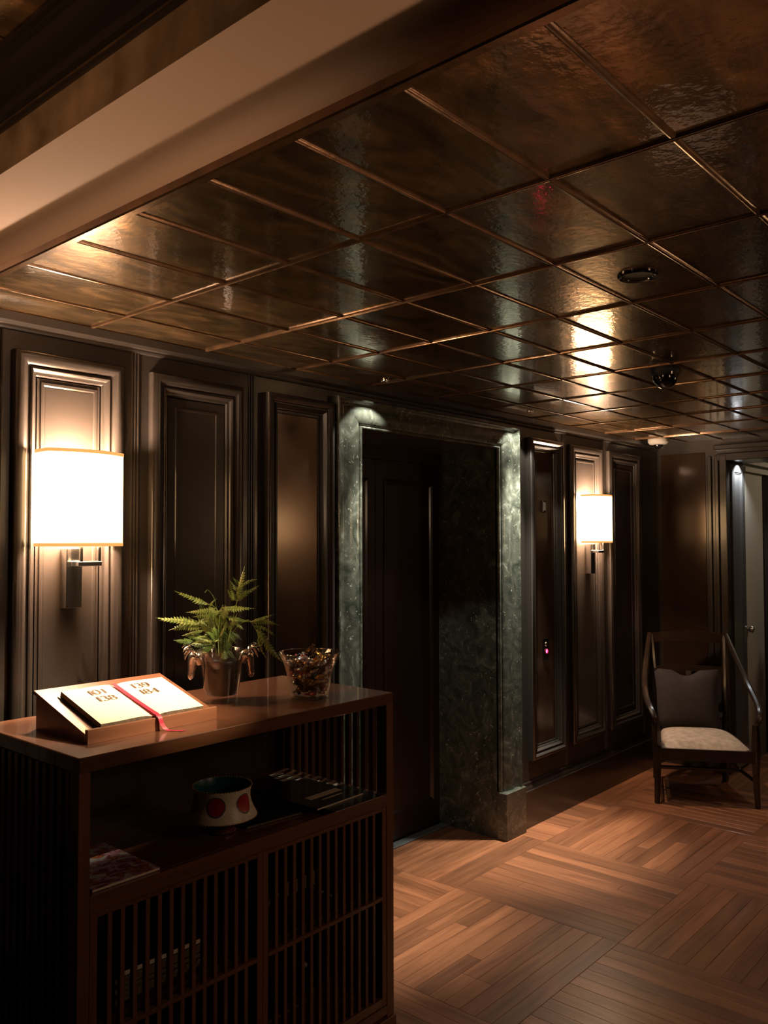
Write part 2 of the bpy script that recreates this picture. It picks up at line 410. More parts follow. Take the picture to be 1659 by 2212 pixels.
sill = struct(obj('trim_1', B(DX0, DX1, 0.335, 0.39, -0.012, 0.006, 0.002), 'steel'))

# ---- panelled wall with the lift doorway
wb = bmesh.new()
box(wb, -0.6, 2.56, 0, 0.30, 0, H+0.33); box(wb, 3.99, WX, 0, 0.30, 0, H+0.2); box(wb, 2.56, 3.99, 0, 0.30, 2.20, H+0.2)
wall = struct(obj('wall_back', wb, 'lacquer'))
BOL = [(0, 0), (0, .020), (.004, .026), (.010, .029), (.018, .031), (.028, .029), (.038, .022), (.044, .016), (.047, .016), (.049, .022), (.053, .024), (.058, .021), (.062, .012), (.066, .010), (.070, .010), (.074, .002), (.078, .002), (.078, -.001)]
DEEP = [(0, 0), (0, .030), (.004, .037), (.010, .040), (.020, .041), (.030, .034), (.034, .026), (.038, .026), (.040, .032), (.046, .033), (.050, .026), (.056, .018), (.060, .018), (.062, .006), (.072, .006), (.074, .001), (.080, .001)]
def panel(x0, x1, kind='plain', z0=0.36, z1=2.19):
    prof = DEEP if kind != 'plain' else BOL
    m = obj('panel_moulding', frame_sweep(bmesh.new(), x0, x1, z0, z1, prof), 'lacquer', wall, smooth=True)
    a = prof[-1][0]
    mat = {'plain': 'lacquer', 'dark': 'lacquer_panel', 'bronze': 'bronze_panel', 'black': 'bronze_panel'}[kind if kind != 'plain' else 'plain']
    bm = B(x0+a-.004, x1-a+.004, -0.002, 0.004, z0+a-.004, z1-a+.004)
    i = a+0.022
    if kind in ('plain', 'dark'):
        frame_sweep(bm, x0+i-.012, x1-i+.012, z0+i-.012, z1-i+.012, [(0, .002), (.002, .006), (.010, .006), (.014, .003), (.016, .003)])
        box(bm, x0+i+.004, x1-i-.004, -0.0035, 0, z0+i+.004, z1-i-.004)
    obj('wall_panel', bm, mat, wall)
panel(0.70, 1.07); panel(1.165, 1.535); 
def panel2(x0, x1, kind): 
    panel(x0, x1, kind)
# wide dark-centred panels use the plain profile with a dark field
def panel_dark(x0, x1, z0=0.36, z1=2.19):
    obj('panel_moulding', frame_sweep(bmesh.new(), x0, x1, z0, z1, BOL), 'lacquer', wall, smooth=True)
    i = 0.078
    bm = B(x0+i-.004, x1-i+.004, -0.002, 0.004, z0+i-.004, z1-i+.004)
    frame_sweep(bm, x0+i+.03, x1-i-.03, z0+i+.03, z1-i-.03, [(0, .002), (.003, .006), (.009, .006), (.012, .002)])
    obj('wall_panel', bm, 'lacquer_panel', wall)
panel_dark(1.645, 2.05); panel2(2.165, 2.535, 'bronze'); panel2(4.12, 4.50, 'black')
panel(4.61, 5.03); panel_dark(5.12, 5.60)
for x in (1.12, 1.59, 2.105, 4.555, 5.075, 5.66):
    bm = bmesh.new()
    for dx in (-0.012, 0.0, 0.012):
        tube(bm, [(x+dx, -0.001, 0.245), (x+dx, -0.001, 2.262)], 0.0045, seg=8)
    obj('bead', bm, 'lacquer', wall, smooth=True)
# crown and frieze
def run_x(prof, x0, x1):
    """extrude a (y, z) profile along x"""
    bm = bmesh.new()
    A = [bm.verts.new((x0, y, z)) for y, z in prof]; C = [bm.verts.new((x1, y, z)) for y, z in prof]
    for i in range(len(prof)-1): bm.faces.new((A[i], A[i+1], C[i+1], C[i]))
    bm.faces.new(A); bm.faces.new(C[::-1])
    return bm
obj('crown', run_x([(0, 2.248), (-.010, 2.250), (-.012, 2.256), (-.012, 2.262), (-.020, 2.264), (-.024, 2.274), (-.024, H-.004), (0, H-.004), (0, 2.248)], -0.6, WX-.001), 'lacquer', wall)
for xa, xb in ((-0.6, 2.545), (4.02, WX)):
    b = struct(obj('baseboard_back', run_x([(0, 0), (-.030, 0), (-.030, .200), (-.024, .206), (-.024, .212), (-.014, .226), (-.012, .240), (0, .243), (0, 0)], xa, xb), 'lacquer_panel'))

# ---- marble surround (moulded jambs, lintel, plinths, reveals)
sur = struct(empty('trim_2'))
PR = [(0, 0), (0, .034), (.004, .040), (.010, .041), (.016, .039), (.020, .031), (.030, .023), (.042, .020), (.056, .022), (.075, .027), (.100, .029), (.125, .026), (.145, .020), (.154, .015), (.157, .010), (.162, .010), (.165, .015), (.171, .017), (.177, .015), (.180, .008), (.180, -.01)]
SX0, SX1, SZ1 = DX0-0.18, DX1+0.18, DZ+0.125
PRT = [(a*0.125/0.18, p) for a, p in PR]
def jamb(side):
    bm = bmesh.new(); rows = []
    for (a, p), (at_, _) in zip(PR, PRT):
        x = SX0+a if side < 0 else SX1-a
        rows.append((bm.verts.new((x, -p, 0.25)), bm.verts.new((x, -p, SZ1-at_))))
    for k in range(len(rows)-1): bm.faces.new((rows[k][0], rows[k][1], rows[k+1][1], rows[k+1][0]))
    return bm
obj('jamb', jamb(-1), 'marble', sur, smooth=True); obj('jamb', jamb(1), 'marble', sur, smooth=True)
bm = bmesh.new(); rows = []
for (a, p), (at_, _) in zip(PR, PRT):
    rows.append((bm.verts.new((SX0+a, -p, SZ1-at_)), bm.verts.new((SX1-a, -p, SZ1-at_))))
for k in range(len(rows)-1): bm.faces.new((rows[k][0], rows[k][1], rows[k+1][1], rows[k+1][0]))
obj('lintel', bm, 'marble', sur, smooth=True)
for xa, xb in ((SX0-.012, DX0+.006), (DX1-.006, SX1+.012)):
    obj('plinth_block', B(xa, xb, -0.054, 0.01, 0, 0.25, 0.003), 'marble', sur)
obj('reveal', B(DX0-.05, DX0, 0.0, 0.40, 0, DZ, 0), 'marble', sur)
obj('reveal', B(DX1, DX1+.05, 0.0, 0.40, 0, DZ, 0), 'marble', sur)
obj('soffit', B(DX0-.05, DX1+.05, 0.0, 0.40, DZ, DZ+.05, 0), 'marble', sur)
# ---- lift door
ld = struct(empty('door_1', (DX0, 0.40, 0)))
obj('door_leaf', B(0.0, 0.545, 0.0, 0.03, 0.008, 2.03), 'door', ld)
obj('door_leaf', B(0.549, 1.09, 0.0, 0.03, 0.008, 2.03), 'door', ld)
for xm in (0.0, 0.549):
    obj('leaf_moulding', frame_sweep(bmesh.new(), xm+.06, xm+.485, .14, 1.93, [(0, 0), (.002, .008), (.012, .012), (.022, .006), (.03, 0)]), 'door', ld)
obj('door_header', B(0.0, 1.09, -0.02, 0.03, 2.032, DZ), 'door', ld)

# ---- far wall with opening
bm = bmesh.new()
box(bm, WX, WX+.31, OY, 0.30, 0, H+.2); box(bm, WX, WX+.31, -3.6, OY, OZ, H+.2); box(bm, WX, WX+.31, -3.6, -1.75, 0, OZ)
wr = struct(obj('wall_right', bm, 'lacquer'))
def sweep_yz(prof, y0, y1, z0, z1, x, name, mat, par):
    """frame moulding lying on a wall that faces -x"""
    bm = bmesh.new(); rings = []
    for a, p in prof:
        rings.append([bm.verts.new((x-p, yy, zz)) for yy, zz in ((y0+a, z0+a), (y0+a, z1-a), (y1-a, z1-a), (y1-a, z0+a))])
    for k in range(len(rings)-1):
        for i in range(4): bm.faces.new((rings[k][i], rings[k][(i+1) % 4], rings[k+1][(i+1) % 4], rings[k+1][i]))
    return obj(name, bm, mat, par, smooth=True)
obj('wall_panel', B(WX-.006, WX+.001, -.355, -.035, .30, 2.22), 'call_panel', wr)
for (ya, yb, p) in ((-.400, -.372, .014), (-.452, -.425, .022), (-.51, -.462, .034)):
    bm = B(WX-p, WX+.001, ya, yb, 0.0, 2.19, .004); obj('casing', bm, 'lacquer', wr)
bm = B(WX-.05, WX+.001, -1.9, -.43, 2.225, 2.262, .006); box(bm, WX-.03, WX+.001, -1.9, -.445, 2.15, 2.20, .004)
obj('cornice', bm, 'lacquer', wr)
# the jamb of the opening is a little framed panel
jp = obj('jamb_panel', frame_sweep(bmesh.new(), WX+.05, WX+.305, .02, 2.13, [(0, 0), (0, .012), (.05, .012), (.054, .006), (.06, .006), (.066, -.002)], y=OY), 'jamb_paint', wr)
obj('jamb_field', B(WX+.11, WX+.245, OY-.001, OY+.004, .08, 2.07), 'jamb_paint', wr)
# ---- corridor beyond
cw = bmesh.new(); box(cw, WX+.311, 8.6, OY+.015, OY+.2, 0, 2.45)
wc = struct(obj('wall_corridor', cw, 'palewall'))
cp = bmesh.new()
box(cp, WX+.312, 8.5, OY-.05, OY+.015, 2.20, 2.235); box(cp, WX+.312, 8.5, OY-.035, OY+.015, 2.15, 2.185); box(cp, WX+.312, 8.5, OY-.02, OY+.015, 2.095, 2.13)
obj('cornice_band', cp, 'palewall', wc)
struct(obj('ceiling_corridor', B(WX+.31, 8.6, -3.6, OY+.2, 2.45, 2.5), 'palewall'))
d2 = struct(empty('door_2', (6.30, OY+.012, 0)))
obj('door_leaf', B(-.045, .36, -.012, 0.0, 0.0, 2.08), 'palewall', d2)
bm = lathe(bmesh.new(), [(0, 0), (.010, 0), (.012, .008), (.026, .020), (.028, .034), (.018, .044), (0, .046)], 20)
obj('door_knob', bm, 'chrome', d2, smooth=True, loc=(-.02, -.012, .96), rot=(pi/2, 0, 0))
struct(obj('wall_corridor_end', B(8.55, 8.6, -3.6, OY, 0, 2.5), 'lacquer'))
obj('corridor_casing', B(6.72, 6.90, OY-.04, OY+.015, 0, 2.09, .004), 'lacquer', wc)
# ---- walls outside the picture
struct(obj('wall_front', B(-1.5, 8.6, -3.62, -3.5, 0, H+.3), 'lacquer'))
struct(obj('wall_left', B(-1.6, -1.5, -3.6, 0.3, 0, H+.3), 'lacquer'))
bm = B(-1.5, -0.6, 0, .3, 0, H+.2); struct(obj('wall_corner', bm, 'lacquer'))

# ---- ceiling: gold lacquer tiles between battens
X0C, SXC, SYC = 0.9615, 0.4558, 0.2491
ceil = struct(obj('ceiling', B(X0C, WX+.01, -3.6, 0.30, H+.014, H+.20), 'batten'))
ys = [-0.012, -0.2229]+[-0.472-SYC*k for k in range(0, 12)]
xs = [X0C+.020+SXC*0]+[X0C+SXC*k for k in range(1, 11)]+[WX]
BW = 0.0062
for i in range(len(xs)-1):
    for j in range(len(ys)-1):
        x0, x1, y1, y0 = xs[i], xs[i+1], ys[j], ys[j+1]
        cx, cy = (x0+x1)/2, (y0+y1)/2; hx, hy = (x1-x0)/2-BW*.6, (y1-y0)/2-BW*.6
        o = obj('tile', B(-hx, hx, -hy, hy, 0, .012, .0008), 'gold', ceil, loc=(cx, cy, H+random.uniform(0, .0008)), rot=(radians(random.gauss(0, .14)), radians(random.gauss(0, .10)), 0))
def batt(L, wd=BW):
    prof = [(-wd, .010), (-wd, -.002), (-wd*.72, -.0055), (-wd*.3, -.0062), (0, -.004), (wd*.3, -.0062), (wd*.72, -.0055), (wd, -.002), (wd, .010)]
    bm = bmesh.new()
    A = [bm.verts.new((-L/2, y, z)) for y, z in prof]; C = [bm.verts.new((L/2, y, z)) for y, z in prof]
    for i in range(len(prof)-1): bm.faces.new((A[i], A[i+1], C[i+1], C[i]))
    return bm
Ly = ys[0]-ys[-1]
proto = None
for x in xs[1:-1]:
    if proto is None: o = proto = obj('batten', batt(Ly), 'batten', ceil, smooth=True)
    else:
        o = proto.copy(); COL.objects.link(o)
    o.location = (x, (ys[0]+ys[-1])/2, H); o.rotation_euler = (0, 0, pi/2)
for i in range(len(xs)-1):
    xl = xs[i] if i else X0C+.004
    L = xs[i+1]-xl-2*BW
    pr = None
    for y in ys[1:]:
        if pr is None: o = pr = obj('batten', batt(L), 'batten', ceil, smooth=True)
        else: o = pr.copy(); COL.objects.link(o)
        o.location = ((xl+xs[i+1])/2, y, H+.001)
obj('edge_batten', run_x([(0.0, H+.012), (-.022, H+.012), (-.022, H-.003), (-.018, H-.008), (-.010, H-.006), (0, H-.004), (0.0, H+.012)], X0C+.02, WX), 'batten', ceil)
bm = bmesh.new(); box(bm, X0C-.004, X0C+.019, -3.5, -.001, H-.008, H+.014, .003); obj('edge_batten', bm, 'batten', ceil)

# ---- bulkhead on the left: coved beige band, gold strip, moulding, higher gold ceiling
def run_y(prof, y0, y1):
    bm = bmesh.new()
    A = [bm.verts.new((x, y0, z)) for x, z in prof]; C = [bm.verts.new((x, y1, z)) for x, z in prof]
    for i in range(len(prof)-1): bm.faces.new((A[i], A[i+1], C[i+1], C[i]))
    return bm
ZS = 2.362
cove = [(X0C-.002, H-.004)]+[(X0C-.002, H+.016)]+[(X0C-.002-.04*(1-cos(t)), ZS-.04+.04*sin(t)) for t in [k*pi/2/8 for k in range(9)]]+[(0.764, ZS), (0.764, ZS+.0008)]
bh = struct(obj('trim_3', run_y(cove, -3.5, -.001), 'beige', smooth=True))
c2 = struct(empty('trim_4'))
Z2 = 2.535
obj('beam_face', B(0.766, 0.781, -3.5, -.001, ZS+.001, 2.456), 'beam', c2)
mp_ = [(.781, 2.450), (.760, 2.450), (.757, 2.456), (.757, 2.462), (.748, 2.466), (.744, 2.474), (.744, 2.480), (.738, 2.484), (.722, 2.490), (.708, 2.503), (.702, 2.517), (.694, 2.519), (.694, 2.526), (.686, 2.528), (.686, Z2+.01), (.781, Z2+.01), (.781, 2.450)]
obj('ceiling_moulding', run_y(mp_, -3.5, -.001), 'lacquer_panel', c2, smooth=True)
obj('moulding_edge', run_y([(.7585, 2.4555), (.7555, 2.4555), (.7555, 2.4605), (.7585, 2.4605), (.7585, 2.4555)], -3.5, -.001), 'batten', c2)
for k in range(7): obj('tile', B(-.30, .70, -.5*k-.5+.003, -.5*k-.003, Z2, Z2+.012), 'gold', c2)
obj('tile', B(-1.5, -.306, -3.4, -.003, Z2, Z2+.012), 'gold', c2)
struct(obj('ceiling_left', B(-1.5, X0C, -3.6, .3, Z2+.014, Z2+.1), 'black_matte'))
wall_top = obj('wall_panel', B(-.6, .75, -.004, 0, 2.2, Z2), 'lacquer', wall)

# ================================================================== LAMPS
def sconce(loc, label, group='wall sconces', rz=0):
    t = empty('wall_sconce', loc, rz); tag(t, label, 'wall lamp', group)
    # loc is on the wall plane at the middle height of the shade
    def outline(off, n=14):
        P = [(-.1275+off, -.030)]
        for k in range(n+1):
            a = -1+2*k/n
            P.append(((.1275-off)*a, -(.112+.040*(1-a*a))+off))
        P.append((.1275-off, -.030))
        return P
    def shell(z0, z1, o1, o2):
        bm = bmesh.new(); A = outline(o1); C = outline(o2)
        va = [[bm.verts.new((x, y, z)) for x, y in A] for z in (z0, z1)]
        vc = [[bm.verts.new((x, y, z)) for x, y in C] for z in (z0, z1)]
        for k in range(len(A)-1):
            bm.faces.new((va[0][k], va[0][k+1], va[1][k+1], va[1][k])); bm.faces.new((vc[0][k], vc[1][k], vc[1][k+1], vc[0][k+1]))
            bm.faces.new((va[1][k], va[1][k+1], vc[1][k+1], vc[1][k])); bm.faces.new((va[0][k], vc[0][k], vc[0][k+1], va[0][k+1]))
        for k in (0, len(A)-1): bm.faces.new((va[0][k], va[1][k], vc[1][k], vc[0][k]))
        return bm
    sh = obj('lamp_shade', shell(-.148, .148, 0, .0015), 'shade', t, smooth=True)
    for z0, z1 in ((-.1495, -.139), (.139, .1495)):
        b = obj('shade_trim', shell(z0, z1, -.0012, -.0001), 'shade_trim', sh, smooth=True); b['label'] = 'orange fabric edge band'
    obj('back_plate', B(-.027, .027, -.044, 0, -.345, -.155, .002), 'chrome', t)
    bm = bmesh.new()
    box(bm, -.010, .010, -.080, -.044, -.212, -.196, .002)
    box(bm, -.010, .070, -.088, -.076, -.213, -.197, .002)
    obj('swing_arm', bm, 'chrome', t)
    for x in (0.0, .062): obj('upright', B(x-.005, x+.005, -.087, -.077, -.200, -.10, .001), 'chrome', t)
    bm = lathe(bmesh.new(), [(0, -.02), (.012, -.018), (.024, 0), (.026, .014), (.018, .032), (0, .04)], 16)
    bb = obj('bulb', bm, 'bulb', t, smooth=True, loc=(0.0, -.082, 0))
    bb.visible_shadow = True
    l = bpy.data.lights.new('sconce_light', 'POINT'); l.energy = 25.0; l.color = (1.0, 0.74, 0.54); l.shadow_soft_size = 0.028
    lo = bpy.data.objects.new('sconce_light', l); COL.objects.link(lo); lo.parent = t; lo.location = (0, -.082, .105)
    lu = l.copy(); lu.energy = 34.0; lo.data = lu
    l2 = bpy.data.objects.new('sconce_light', l); COL.objects.link(l2); l2.parent = t; l2.location = (0, -.082, -.06)
    return t
sconce((1.352, 0, 1.735), 'lit wall sconce with cream shade on the wall above the open guest book')
sconce((4.84, 0, 1.735), 'lit wall sconce with cream shade between the lift button panel and the armchair')
sconce((5.25, -3.5, 1.735), 'added unseen wall sconce, lit, with cream shade, on the wall behind the viewer', rz=pi)  # unseen lamp put in for the reflection on the bronze panel

# ceiling fixtures
def pinhole(x, y, label, r=.05, group='recessed downlights'):
    t = empty('downlight', (x, y, H)); tag(t, label, 'ceiling light', group)
    obj('trim_ring', lathe(bmesh.new(), [(r*.72, .004), (r*.78, -.004), (r*.92, -.007), (r, -.003), (r, .004)], 32), 'chrome' if r < .03 else 'black_gloss', t, smooth=True)
    obj('baffle', lathe(bmesh.new(), [(r*.74, -.002), (r*.66, -.0015), (r*.5, -.001), (0, -.001)], 32), 'black_matte', t, smooth=True)
    return t
pinhole(2.10, -1.59, 'larger round black downlight recessed in a gold ceiling tile', .052)
for px_, nm in ((2.74, 'left'), (3.94, 'right')):
    pinhole(px_, -.14, 'tiny pinhole downlight in the ceiling above the %s marble jamb' % nm, .017, 'pinhole lights over the doorway')
# black dome fixture
t = empty('dome_camera', (3.31, -1.16, H)); tag(t, 'glossy black dome security camera hanging under the gold ceiling', 'camera')
obj('housing', lathe(bmesh.new(), [(0, 0), (.058, 0), (.060, -.012), (.056, -.028), (.050, -.036), (0, -.036)], 32), 'black_matte', t, smooth=True)
obj('dome', lathe(bmesh.new(), [(.050, -.036)]+[(.050*cos(a), -.036-.052*sin(a)) for a in [k*pi/2/8 for k in range(1, 8)]]+[(0, -.088)], 32), 'black_gloss', t, smooth=True)
bm = bmesh.new(); box(bm, -.058, -.020, -.052, -.047, -.040, -.028, .001); obj('lens_slot', bm, 'chrome', t)
# smoke detector in the corner
t = empty('smoke_detector', (5.68, -.12, H)); tag(t, 'white round smoke detector on the ceiling in the far corner', 'smoke detector')
obj('base', lathe(bmesh.new(), [(0, 0), (.070, 0), (.070, -.016), (.058, -.030), (.040, -.034), (0, -.034)], 32), 'white', t, smooth=True)
obj('sensor_cap', lathe(bmesh.new(), [(.034, -.034), (.032, -.046), (.022, -.058), (0, -.064)], 24), 'black_gloss', t, smooth=True)

# ---- lift call panel parts on the black panel (P4)
t = empty('lift_indicator', (4.305, -.002, 1.80)); tag(t, 'small dark upright floor indicator high on the black panel', 'indicator')
obj('indicator_face', B(-.016, .016, -.010, 0, -.034, .034, .002), 'black_gloss', t)
obj('indicator_screen', B(-.010, .010, -.012, -.0101, -.024, .024), 'hand', t)
t = empty('call_button', (4.315, -.002, .955)); tag(t, 'red glowing lift call button on the black panel', 'button')
obj('button_plate', B(-.03, .03, -.006, 0, -.055, .075, .002), 'black_gloss', t)
obj('button_ring', lathe(bmesh.new(), [(.012, 0), (.012, .006), (.016, .006), (.016, 0)], 24), 'redwood', t, smooth=True, loc=(0, -.006, 0), rot=(pi/2, 0, 0))
obj('button_light', lathe(bmesh.new(), [(0, .004), (.008, .004), (.011, .002), (.0115, 0)], 24), 'redled', t, smooth=True, loc=(0, -.006, 0), rot=(pi/2, 0, 0))
obj('key_switch', lathe(bmesh.new(), [(0, .006), (.010, .006), (.013, .003), (.014, 0)], 24), 'chrome', t, smooth=True, loc=(0, -.006, .040), rot=(pi/2, 0, 0))

# ================================================================== CABINET
CX0, CX1, CY0, CY1, CZ = 1.0, 2.112, -0.72, -0.178, 1.10
cab = empty('slatted_cabinet', (CX0, CY0, 0)); tag(cab, 'walnut slatted cabinet with open shelf above two slatted doors', 'cabinet')
W_, D_ = CX1-CX0, CY1-CY0
obj('cabinet_top', B(0, W_, 0, D_, 1.063, CZ, .002), 'cab', cab)
obj('side_frame', B(0, .030, 0, .04, .06, 1.063, .001), 'cabz', cab); obj('side_frame', B(W_-.034, W_, 0, .04, .06, 1.063, .001), 'cabz', cab)
obj('side_frame', B(0, .030, D_-.04, D_, .06, 1.063, .001), 'cabz', cab); obj('side_frame', B(W_-.034, W_, D_-.04, D_, .06, 1.063, .001), 'cabz', cab)
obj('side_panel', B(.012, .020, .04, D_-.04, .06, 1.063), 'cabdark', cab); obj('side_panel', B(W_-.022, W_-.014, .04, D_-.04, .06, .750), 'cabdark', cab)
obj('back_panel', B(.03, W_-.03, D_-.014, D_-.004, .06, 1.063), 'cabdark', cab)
obj('shelf', B(.030, W_-.034, .016, D_-.016, .750, .776, .001), 'cab', cab)
obj('shelf_rail', B(.030, W_-.034, 0, .016, .736, .776, .001), 'cab', cab)
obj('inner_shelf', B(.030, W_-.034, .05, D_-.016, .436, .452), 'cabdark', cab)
obj('cabinet_floor', B(.030, W_-.034, .0, D_-.016, .072, .100), 'cab', cab)
obj('plinth', B(.0, W_+.006, -.006, D_, 0, .060, .002), 'cabz', cab)
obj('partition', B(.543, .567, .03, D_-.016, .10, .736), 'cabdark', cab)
slat_v = None
def slat(parent, x, y, z0, z1, w=.0125, dp=.014, mat='cabz', name='slat'):
    return obj(name, B(x-w/2, x+w/2, y, y+dp, z0, z1, .001), mat, parent)
def copy_part(src, parent, loc):
    c = src.copy(); COL.objects.link(c); c.parent = parent; c.location = loc; return c
doors = []
for n, (xa, xb) in enumerate(((.032, .555), (.5555, 1.078))):
    dr = empty('cabinet_door', (0, 0, 0), parent=cab); doors.append(dr)
    obj('stile', B(xa, xa+.020, .002, .022, .102, .734, .001), 'cabz', dr); obj('stile', B(xb-.020, xb, .002, .022, .102, .734, .001), 'cabz', dr)
    obj('rail', B(xa+.02, xb-.02, .002, .022, .102, .128, .001), 'cab', dr); obj('rail', B(xa+.02, xb-.02, .002, .022, .722, .734, .001), 'cab', dr)
    obj('rail', B(xa+.02, xb-.02, .001, .022, .438, .450, .001), 'cab', dr)
    first = None
    for k in range(13):
        x = xa+.02+(xb-xa-.04)*(k+1)/14
        if first is None: first = slat(dr, 0, .006, .128, .722)
        else: first = copy_part(first, dr, (0, 0, 0))
        first.location = (x, 0, 0)
# slats on both ends and behind the open shelf
s0 = None
for (x, n) in ((-.001, 13), (W_-.013, 13)):
    for k in range(n):
        y = .052+(D_-.10)*k/(n-1)
        if s0 is None: s0 = obj('end_slat', B(0, .014, -.0095, .0095, .062, 1.062, .001), 'cabz', cab)
        else: s0 = copy_part(s0, cab, (0, 0, 0))
        s0.location = (x, y, 0)

# ================================================================== ON THE CABINET TOP
# ---- sloping book stand
st = empty('book_stand', (1.084, -.600, CZ)); tag(st, 'wooden sloping book stand holding the open guest book', 'book stand')
SW, SD, SH = .386, .258, .096
A_ = math.atan2(SH-.022, SD)
bm = bmesh.new()
pr = [(0, 0), (SD, 0), (SD, SH-.008), (0, .014)]
va = [bm.verts.new((.0, y, z)) for y, z in pr]; vb = [bm.verts.new((SW, y, z)) for y, z in pr]
bm.faces.new(va); bm.faces.new(vb[::-1])
for i in range(4): bm.faces.new((va[i], va[(i+1) % 4], vb[(i+1) % 4], vb[i]))
obj('wedge', bm, 'stand', st)
bd = obj('sloping_board', B(-.004, SW+.004, -.002, .279, 0, .010, .001), 'stand', st, loc=(0, 0, .0145), rot=(A_, 0, 0))
obj('front_lip', B(-.004, SW+.004, -.014, -.002, -.018, .018, .001), 'stand', st, loc=(0, 0, .0175), rot=(0, 0, 0))
# ---- open book, lying on the slope
bk = empty('open_book', (1.084, -.600, CZ)); tag(bk, 'thick open guest book with cream pages and printed room numbers', 'book')
bk.location = Vector((1.084, -.600, CZ+.0145)); bk.rotation_euler = (A_, 0, 0)
BX0, BX1, BY0, BY1, BZ = .038, .350, .003, .214, .0105
BM_ = (BX0+BX1)/2
obj('cover', B(BX0-.006, BX1+.006, BY0-.003, BY1+.004, BZ, BZ+.003, .0008), 'magblack', bk)
for sgn, x0, x1 in ((-1, BX0, BM_), (1, BM_, BX1)):
    bm = bmesh.new(); n = 12; rows = []
    for k in range(n+1):
        u = k/n; x = x0+(x1-x0)*u; f = u if sgn > 0 else 1-u     # distance from the spine
        h = .017+.0022*sin(min(1, f*1.6)*pi/1.15)-.004*(1-min(1, f*7))
        rows.append([bm.verts.new((x, y, z)) for y, z in ((BY0, BZ+.003), (BY0, BZ+h), (BY1, BZ+h), (BY1, BZ+.003))])
    for k in range(n):
        for q in range(4):
            f = bm.faces.new((rows[k][q], rows[k][(q+1) % 4], rows[k+1][(q+1) % 4], rows[k+1][q])); f.material_index = 0
            if q in (0, 2): f.material_index = 1
    for rw in (rows[0], rows[-1]): f = bm.faces.new(rw); f.material_index = 1
    obj('pages', bm, ['paper', 'page_edge'], bk)
# numerals drawn as high-contrast pen strokes
def arc(cx, cy, rx, ry, a0, a1, n=22): return [(cx+rx*cos(radians(a0+(a1-a0)*k/n)), cy+ry*sin(radians(a0+(a1-a0)*k/n))) for k in range(n+1)]
G = {'1': [[(.20, .76), (.36, 1.0)], [(.36, 1.0), (.36, 0)]],
     '0': [arc(.36, .5, .34, .5, 90, 450, 36)],
     '3': [arc(.32, .74, .27, .26, 150, -90), arc(.32, .25, .33, .25, 90, -150)],
     '8': [arc(.35, .75, .25, .25, -90, 270, 30), arc(.35, .25, .32, .25, 90, 450, 30)],
     '9': [arc(.35, .66, .31, .33, 0, 360, 30), [(.66, .66), (.65, .42), (.58, .22), (.44, .06), (.22, 0), (.08, .08)]],
     '4': [[(.60, 0), (.60, 1.0)], [(.60, 1.0), (.02, .30)], [(.02, .30), (.82, .30)]],
     '-': [[(.1, .45), (.5, .45)]]}
def numerals(text, x, y, h, z, adv=.80):
    bm = bmesh.new()
    for ch in text:
        for st_ in G[ch]:
            P = [Vector((x+a*h*.92, y+b*h, z)) for a, b in st_]; L = []; R = []
            for k in range(len(P)):
                t = (P[min(k+1, len(P)-1)]-P[max(k-1, 0)]).normalized(); nn = Vector((-t.y, t.x, 0))
                wd = h*(.034+.088*abs(t.y)**1.5)/1.0
                if ch == '-': wd = h*.03
                if ch == '4' and st_[0] == (.60, 1.0): wd = h*.034
                if ch == '1' and st_[0] == (.20, .76): wd = h*.034
                L.append(bm.verts.new(P[k]+nn*wd)); R.append(bm.verts.new(P[k]-nn*wd))
            for k in range(len(P)-1):
                try: bm.faces.new((L[k], R[k], R[k+1], L[k+1]))
                except ValueError: pass
        x += h*adv*(.75 if ch == '1' else 1)
    return bm
zt = BZ+.0197
for txt, x, y in (('101', .094, .163), ('138', .096, .120), ('-', .070, .130), ('139', .226, .165), ('184', .228, .122), ('-', .312, .160)):
    o = obj('numerals', numerals(txt, x, y, .028 if txt != '-' else .020, zt), 'ink', bk)
# ---- ribbon marker
rb = bmesh.new()
Mi = (Matrix.Translation(bk.location) @ Matrix.Rotation(A_, 4, 'X')).inverted(); xm = 1.084+BM_
pts = [(BM_-.004, BY1-.004, zt+.0012), (BM_-.002, .15, zt+.0002), (BM_, .08, zt+.0002), (BM_+.002, .02, zt+.0012)]
pts += [tuple(Mi @ Vector(q)) for q in ((xm+.003, -.606, CZ+.046), (xm+.006, -.6195, CZ+.036), (xm+.010, -.624, CZ+.018), (xm+.020, -.632, CZ+.003), (xm+.034, -.650, CZ+.0015), (xm+.048, -.668, CZ+.0015))]
sp = smoothpts(pts, 40); prev = None
for k, p in enumerate(sp):
    a = rb.verts.new((p.x-.0065, p.y, p.z)); b_ = rb.verts.new((p.x+.0065, p.y, p.z))
    if prev: rb.faces.new((prev[0], prev[1], b_, a))
    prev = (a, b_)
o = obj('ribbon_marker', rb, 'ribbon', bk); o['label'] = 'red ribbon hanging over the front lip'
m_ = o.modifiers.new('thick', 'SOLIDIFY'); m_.thickness = .0006

